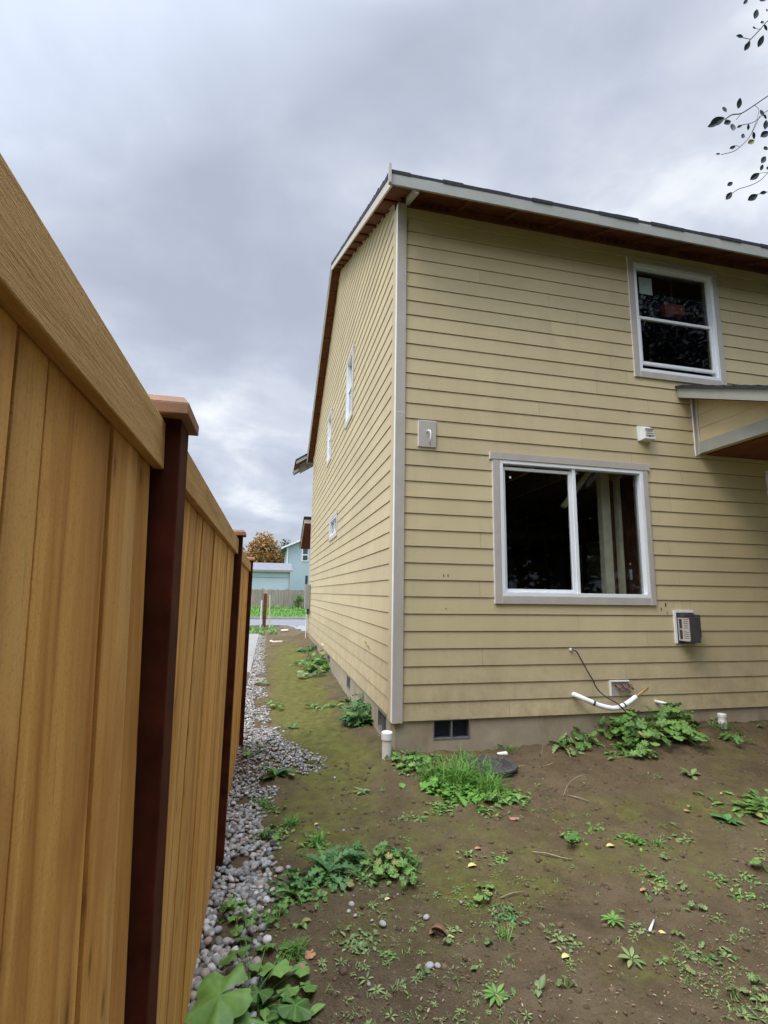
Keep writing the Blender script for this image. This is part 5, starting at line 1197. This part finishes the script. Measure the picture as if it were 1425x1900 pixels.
b = MB(); b.hexa([(-9.3, 52, 3.9), (1.15, 52, 3.9), (1.15, 54.6, 4.75), (-9.3, 54.6, 4.75), (-9.3, 52, 4.0), (1.15, 52, 4.0), (1.15, 54.6, 4.9), (-9.3, 54.6, 4.9)])
b.hexa([(-9.3, 54.6, 4.75), (1.15, 54.6, 4.75), (1.15, 57.3, 3.9), (-9.3, 57.3, 3.9), (-9.3, 54.6, 4.9), (1.15, 54.6, 4.9), (1.15, 57.3, 4.0), (-9.3, 57.3, 4.0)])
gr_ = b.build('roof', M['greyroof'], ga)
b = MB(); b.box(-9.3, 1.16, 51.95, 51.999, 3.78, 3.98); b.build('eave_board', M['meter'], gr_)

# ---------------------------------------------------------------- trees
def crown(mb, c, r, n, size, rnd, clumps=14, squash=(1, 1, 1), flat=False):
    cl = []
    for i in range(clumps):
        while True:
            q = Vector((rnd.uniform(-1, 1), rnd.uniform(-1, 1), rnd.uniform(-1, 1)))
            if q.length < 1: break
        cl.append((Vector((q.x * r * squash[0], q.y * r * squash[1], q.z * r * squash[2])) * .72, rnd.uniform(.28, .5) * r))
    for i in range(n):
        cc, cr2 = rnd.choice(cl); g_ = Vector((rnd.gauss(0, 1), rnd.gauss(0, 1), rnd.gauss(0, 1))).normalized() * cr2 * rnd.uniform(.5, 1.08)
        p = Vector(c) + cc + g_; a = Vector((rnd.gauss(0, 1), rnd.gauss(0, 1), rnd.gauss(0, .7))).normalized(); b_ = a.orthogonal().normalized().lerp(a.cross(a.orthogonal()).normalized(), rnd.random()).normalized(); s_ = size * rnd.uniform(.6, 1.3)
        mb.add([p - a * s_, p + b_ * s_ * .45, p + a * s_, p - b_ * s_ * .45], [(0, 1, 2, 3)])
    return cl
def tree(name, x, y, z0, zc, r, n, size, mat, label, sq=(1, 1, 1), seed=1, cat='tree', clumps=16):
    rnd = random.Random(seed); t = empty(name, (x, y, z0), label, cat); b = MB(); cl = crown(b, (x, y, zc), r, n, size, rnd, clumps, sq); b.build('crown', M[mat], t)
    b = MB(); b.tube([(x, y, z0 - .1), (x + .1, y, (z0 + zc) / 2), (x, y, zc)], [r * .07, r * .05, r * .03], 8)
    for cc, rr in cl[:8]:
        e_ = Vector((x, y, zc)) + cc; b.tube([(x, y, z0 + (zc - z0) * .6), tuple((Vector((x, y, zc)) + e_) / 2), tuple(e_)], [r * .03, r * .02, r * .01], 5)
    b.build('trunk', M['bark'], t)
tree('autumn_tree', -2.1, 75, 0, 7.0, 3.7, 5200, .26, 'autumn', 'round orange and russet autumn tree behind the blue garage', (1.05, 1, .95), 4, clumps=26)
tree('dark_tree', 1.6, 82, 0, 8.0, 2.6, 1500, .3, 'dkgreen', 'dark tree behind the roof of the blue house', (1, 1, 1), 8)
tree('dark_tree', -6.5, 80, 0, 6.4, 2.6, 1500, .3, 'dkgreen', 'dark tree left of the autumn tree above the last post', (1.2, 1, .8), 9)
# bare-branched tree whose twigs reach in at the top right; its crown stands right of the view
tw = empty('garden_tree', (6.9, -4.6, 0), 'leafy tree reaching thin dark twigs in from the upper right', 'tree')
rnd = random.Random(21); b = MB(); cl = crown(b, (7.4, -4.7, 6.9), 3.3, 16000, .075, rnd, 60, (1, .9, 1.05)); b.build('crown', M['tree_leaf'], tw)
b = MB(); b.tube([(6.9, -4.6, -.1), (7.0, -4.6, 2.2), (7.2, -4.7, 5.0), (7.4, -4.7, 7.5)], [.17, .13, .10, .04], 10)
for cc, rr in cl[:20]:
    e_ = Vector((7.4, -4.7, 6.9)) + cc; b.tube([(7.05, -4.65, 3.2 + rnd.random() * 2), tuple((Vector((7.2, -4.7, 5.5)) + e_) / 2), tuple(e_)], [.05, .03, .012], 6)
b.build('trunk', M['bark'], tw)
tb = MB(); lv = MB()
def pxp(px, py, y=-2.0): return tuple(at(px, py, y=y))
def twig(pts, y=-2.0, r=.004):
    P3 = [pxp(a, c_, y - .02 * i) for i, (a, c_) in enumerate(pts)]; tb.tube(arc(P3, 4), r, 5)
def tleaf(px, py, L_, ang, y=-2.05, w=.5):
    """ang: direction in the picture plane, degrees, 0 = right, 90 = up"""
    c = Vector(pxp(px, py, y)); R3 = Vector(RR[0]); U3 = Vector(RR[1]); F3 = Vector(RR[2])
    a = (R3 * math.cos(math.radians(ang)) + U3 * math.sin(math.radians(ang)) + F3 * rnd.uniform(-.5, .5)).normalized(); s_ = a.cross(F3).normalized(); n_ = a.cross(s_)
    vs = []; N = 8
    for i in range(N + 1):
        t = i / N; ww = max(0.0, math.sin(math.pi * t)) ** .8 * L_ * w / 2 * (1.15 - .3 * t) + .0006; q = c + a * (t - .5) * L_ + n_ * (.15 * L_ * (t - .5) ** 2)
        vs += [q - s_ * ww + n_ * ww * .3, q, q + s_ * ww + n_ * ww * .3]
    lv.add(vs, [f for i in range(N) for f in ((i * 3, i * 3 + 1, i * 3 + 4, i * 3 + 3), (i * 3 + 1, i * 3 + 2, i * 3 + 5, i * 3 + 4))], [0, 1, 0] * (N + 1))
twig([(1470, 150), (1425, 178), (1400, 195), (1376, 210), (1358, 213), (1345, 222)], r=.005)
twig([(1376, 210), (1366, 222)], r=.003); twig([(1470, 190), (1425, 205), (1410, 218), (1395, 228), (1370, 233)], r=.003)
twig([(1400, 195), (1408, 205), (1402, 228), (1395, 245)], r=.002); twig([(1410, 215), (1396, 245), (1384, 262), (1370, 275), (1358, 282), (1338, 287)], r=.003)
twig([(1480, 260), (1425, 320), (1410, 335), (1390, 345), (1370, 351), (1355, 362), (1348, 370)], r=.003); twig([(1480, 345), (1425, 356), (1408, 360), (1392, 368)], r=.003)
twig([(1480, 10), (1430, 35), (1410, 55), (1393, 73), (1385, 82)], r=.005); twig([(1393, 73), (1378, 70)], r=.003); twig([(1412, 55), (1400, 52)], r=.002)
twig([(1372, 272), (1364, 270), (1355, 273)], r=.002); twig([(1425, 320), (1408, 322), (1395, 330)], r=.002)
for a in ((1371, 192, 20, 85), (1344, 204, 15, -70), (1330, 226, 32, 25), (1322, 232, 20, 200), (1349, 228, 22, 30), (1359, 237, 23, 75), (1388, 236, 11, 95), (1378, 253, 16, 60), (1372, 235, 9, 10),
          (1398, 252, 14, -60), (1393, 264, 20, 30), (1418, 250, 26, 35), (1413, 210, 16, 100), (1420, 232, 20, 80), (1419, 217, 12, -30), (1420, 276, 18, 30), (1416, 297, 20, 55), (1413, 311, 13, 70),
          (1359, 274, 12, 20), (1332, 286, 8, 160), (1354, 342, 16, 35), (1352, 364, 20, 50), (1400, 328, 22, 35), (1396, 367, 24, 30), (1416, 358, 14, 10), (1424, 312, 10, 60),
          (1402, 27, 22, 75), (1411, 77, 22, 70), (1386, 86, 20, 60), (1372, 68, 16, 175), (1414, 42, 12, 30), (1420, 52, 14, -40), (1383, 4, 14, 50), (1416, 0, 16, 10), (1423, 20, 14, 50), (1399, 52, 8, -40)):
    tleaf(a[0], a[1], a[2] / FPX * 3.95 * 1.08, a[3])
for (px, py) in ((1470, 150), (1470, 190), (1480, 260), (1480, 345), (1480, 10)):
    q = pxp(px, py); tb.tube([q, (4.3, -2.9, q[2] + .2), (5.4, -4.0, 6.4), (7.2, -4.7, 5.8)], [.004, .010, .018, .03], 6)
tb.build('twigs', M['bark'], tw); lv.build('twig_leaves', M['tree_leaf'], tw)
# dark evergreens added behind the viewer to shade the front wall and darken panes
for i, (x, y, lb) in enumerate(((-9, -13, 'dark conifer added behind the viewer, farthest along the cedar fence side'), (-4, -12.4, 'dark conifer added directly behind the viewer'),
        (1, -13, 'dark conifer added behind the viewer, next to the right of centre'), (5.5, -12.2, 'dark conifer added to be mirrored in the left pane of the sliding window'),
        (10, -12.6, 'dark conifer added to be mirrored in the right pane of the sliding window'), (14.5, -12, 'dark conifer added at the far right behind the viewer'), (18.5, -9, 'dark conifer added unseen nearest the porch side'))):
    tree('added_evergreen', x, y, 0, 5.6, 4.4, 8000, .23, 'dkgreen', lb, (.75, .6, 1.25), 40 + i, clumps=70)
# street side weeds
rnd = random.Random(9); b = MB()
for i in range(4200):
    x = rnd.uniform(-4, 4.5); y = 26.8 + 21 * rnd.random() ** .6; h = rnd.uniform(.1, .28) + (.35 if y > 46.5 and rnd.random() < .5 else 0)
    strip(b, (x, y, -.02), rnd.uniform(0, 6.28), h, .05 + .03 * rnd.random(), rnd.uniform(.8, 1.5), .9, sh_grass, 3, .3)
tag(b.build('grass_verge', M['grass']), 'bright green rough grass before the grey fence', 'grass', kind='stuff')
b = MB()
for i in range(500):
    x = rnd.uniform(-2.6, -.9); y = rnd.uniform(15, 19.3)
    strip(b, (x, y, -.02), rnd.uniform(0, 6.28), rnd.uniform(.1, .4), .05, rnd.uniform(.5, 1.4), .9, rnd.choice([sh_grass, sh_ovate]), 4, .3)
tag(b.build('street_weeds', M['leaf']), 'rough weeds round the foot of the red post', 'grass', kind='stuff')
tree('verge_bush', 1.7, 47.3, 0, .75, .8, 300, .12, 'leaf', 'green bush against the grey fence on the right', (1, .5, .8), 61, 'bush', 6)
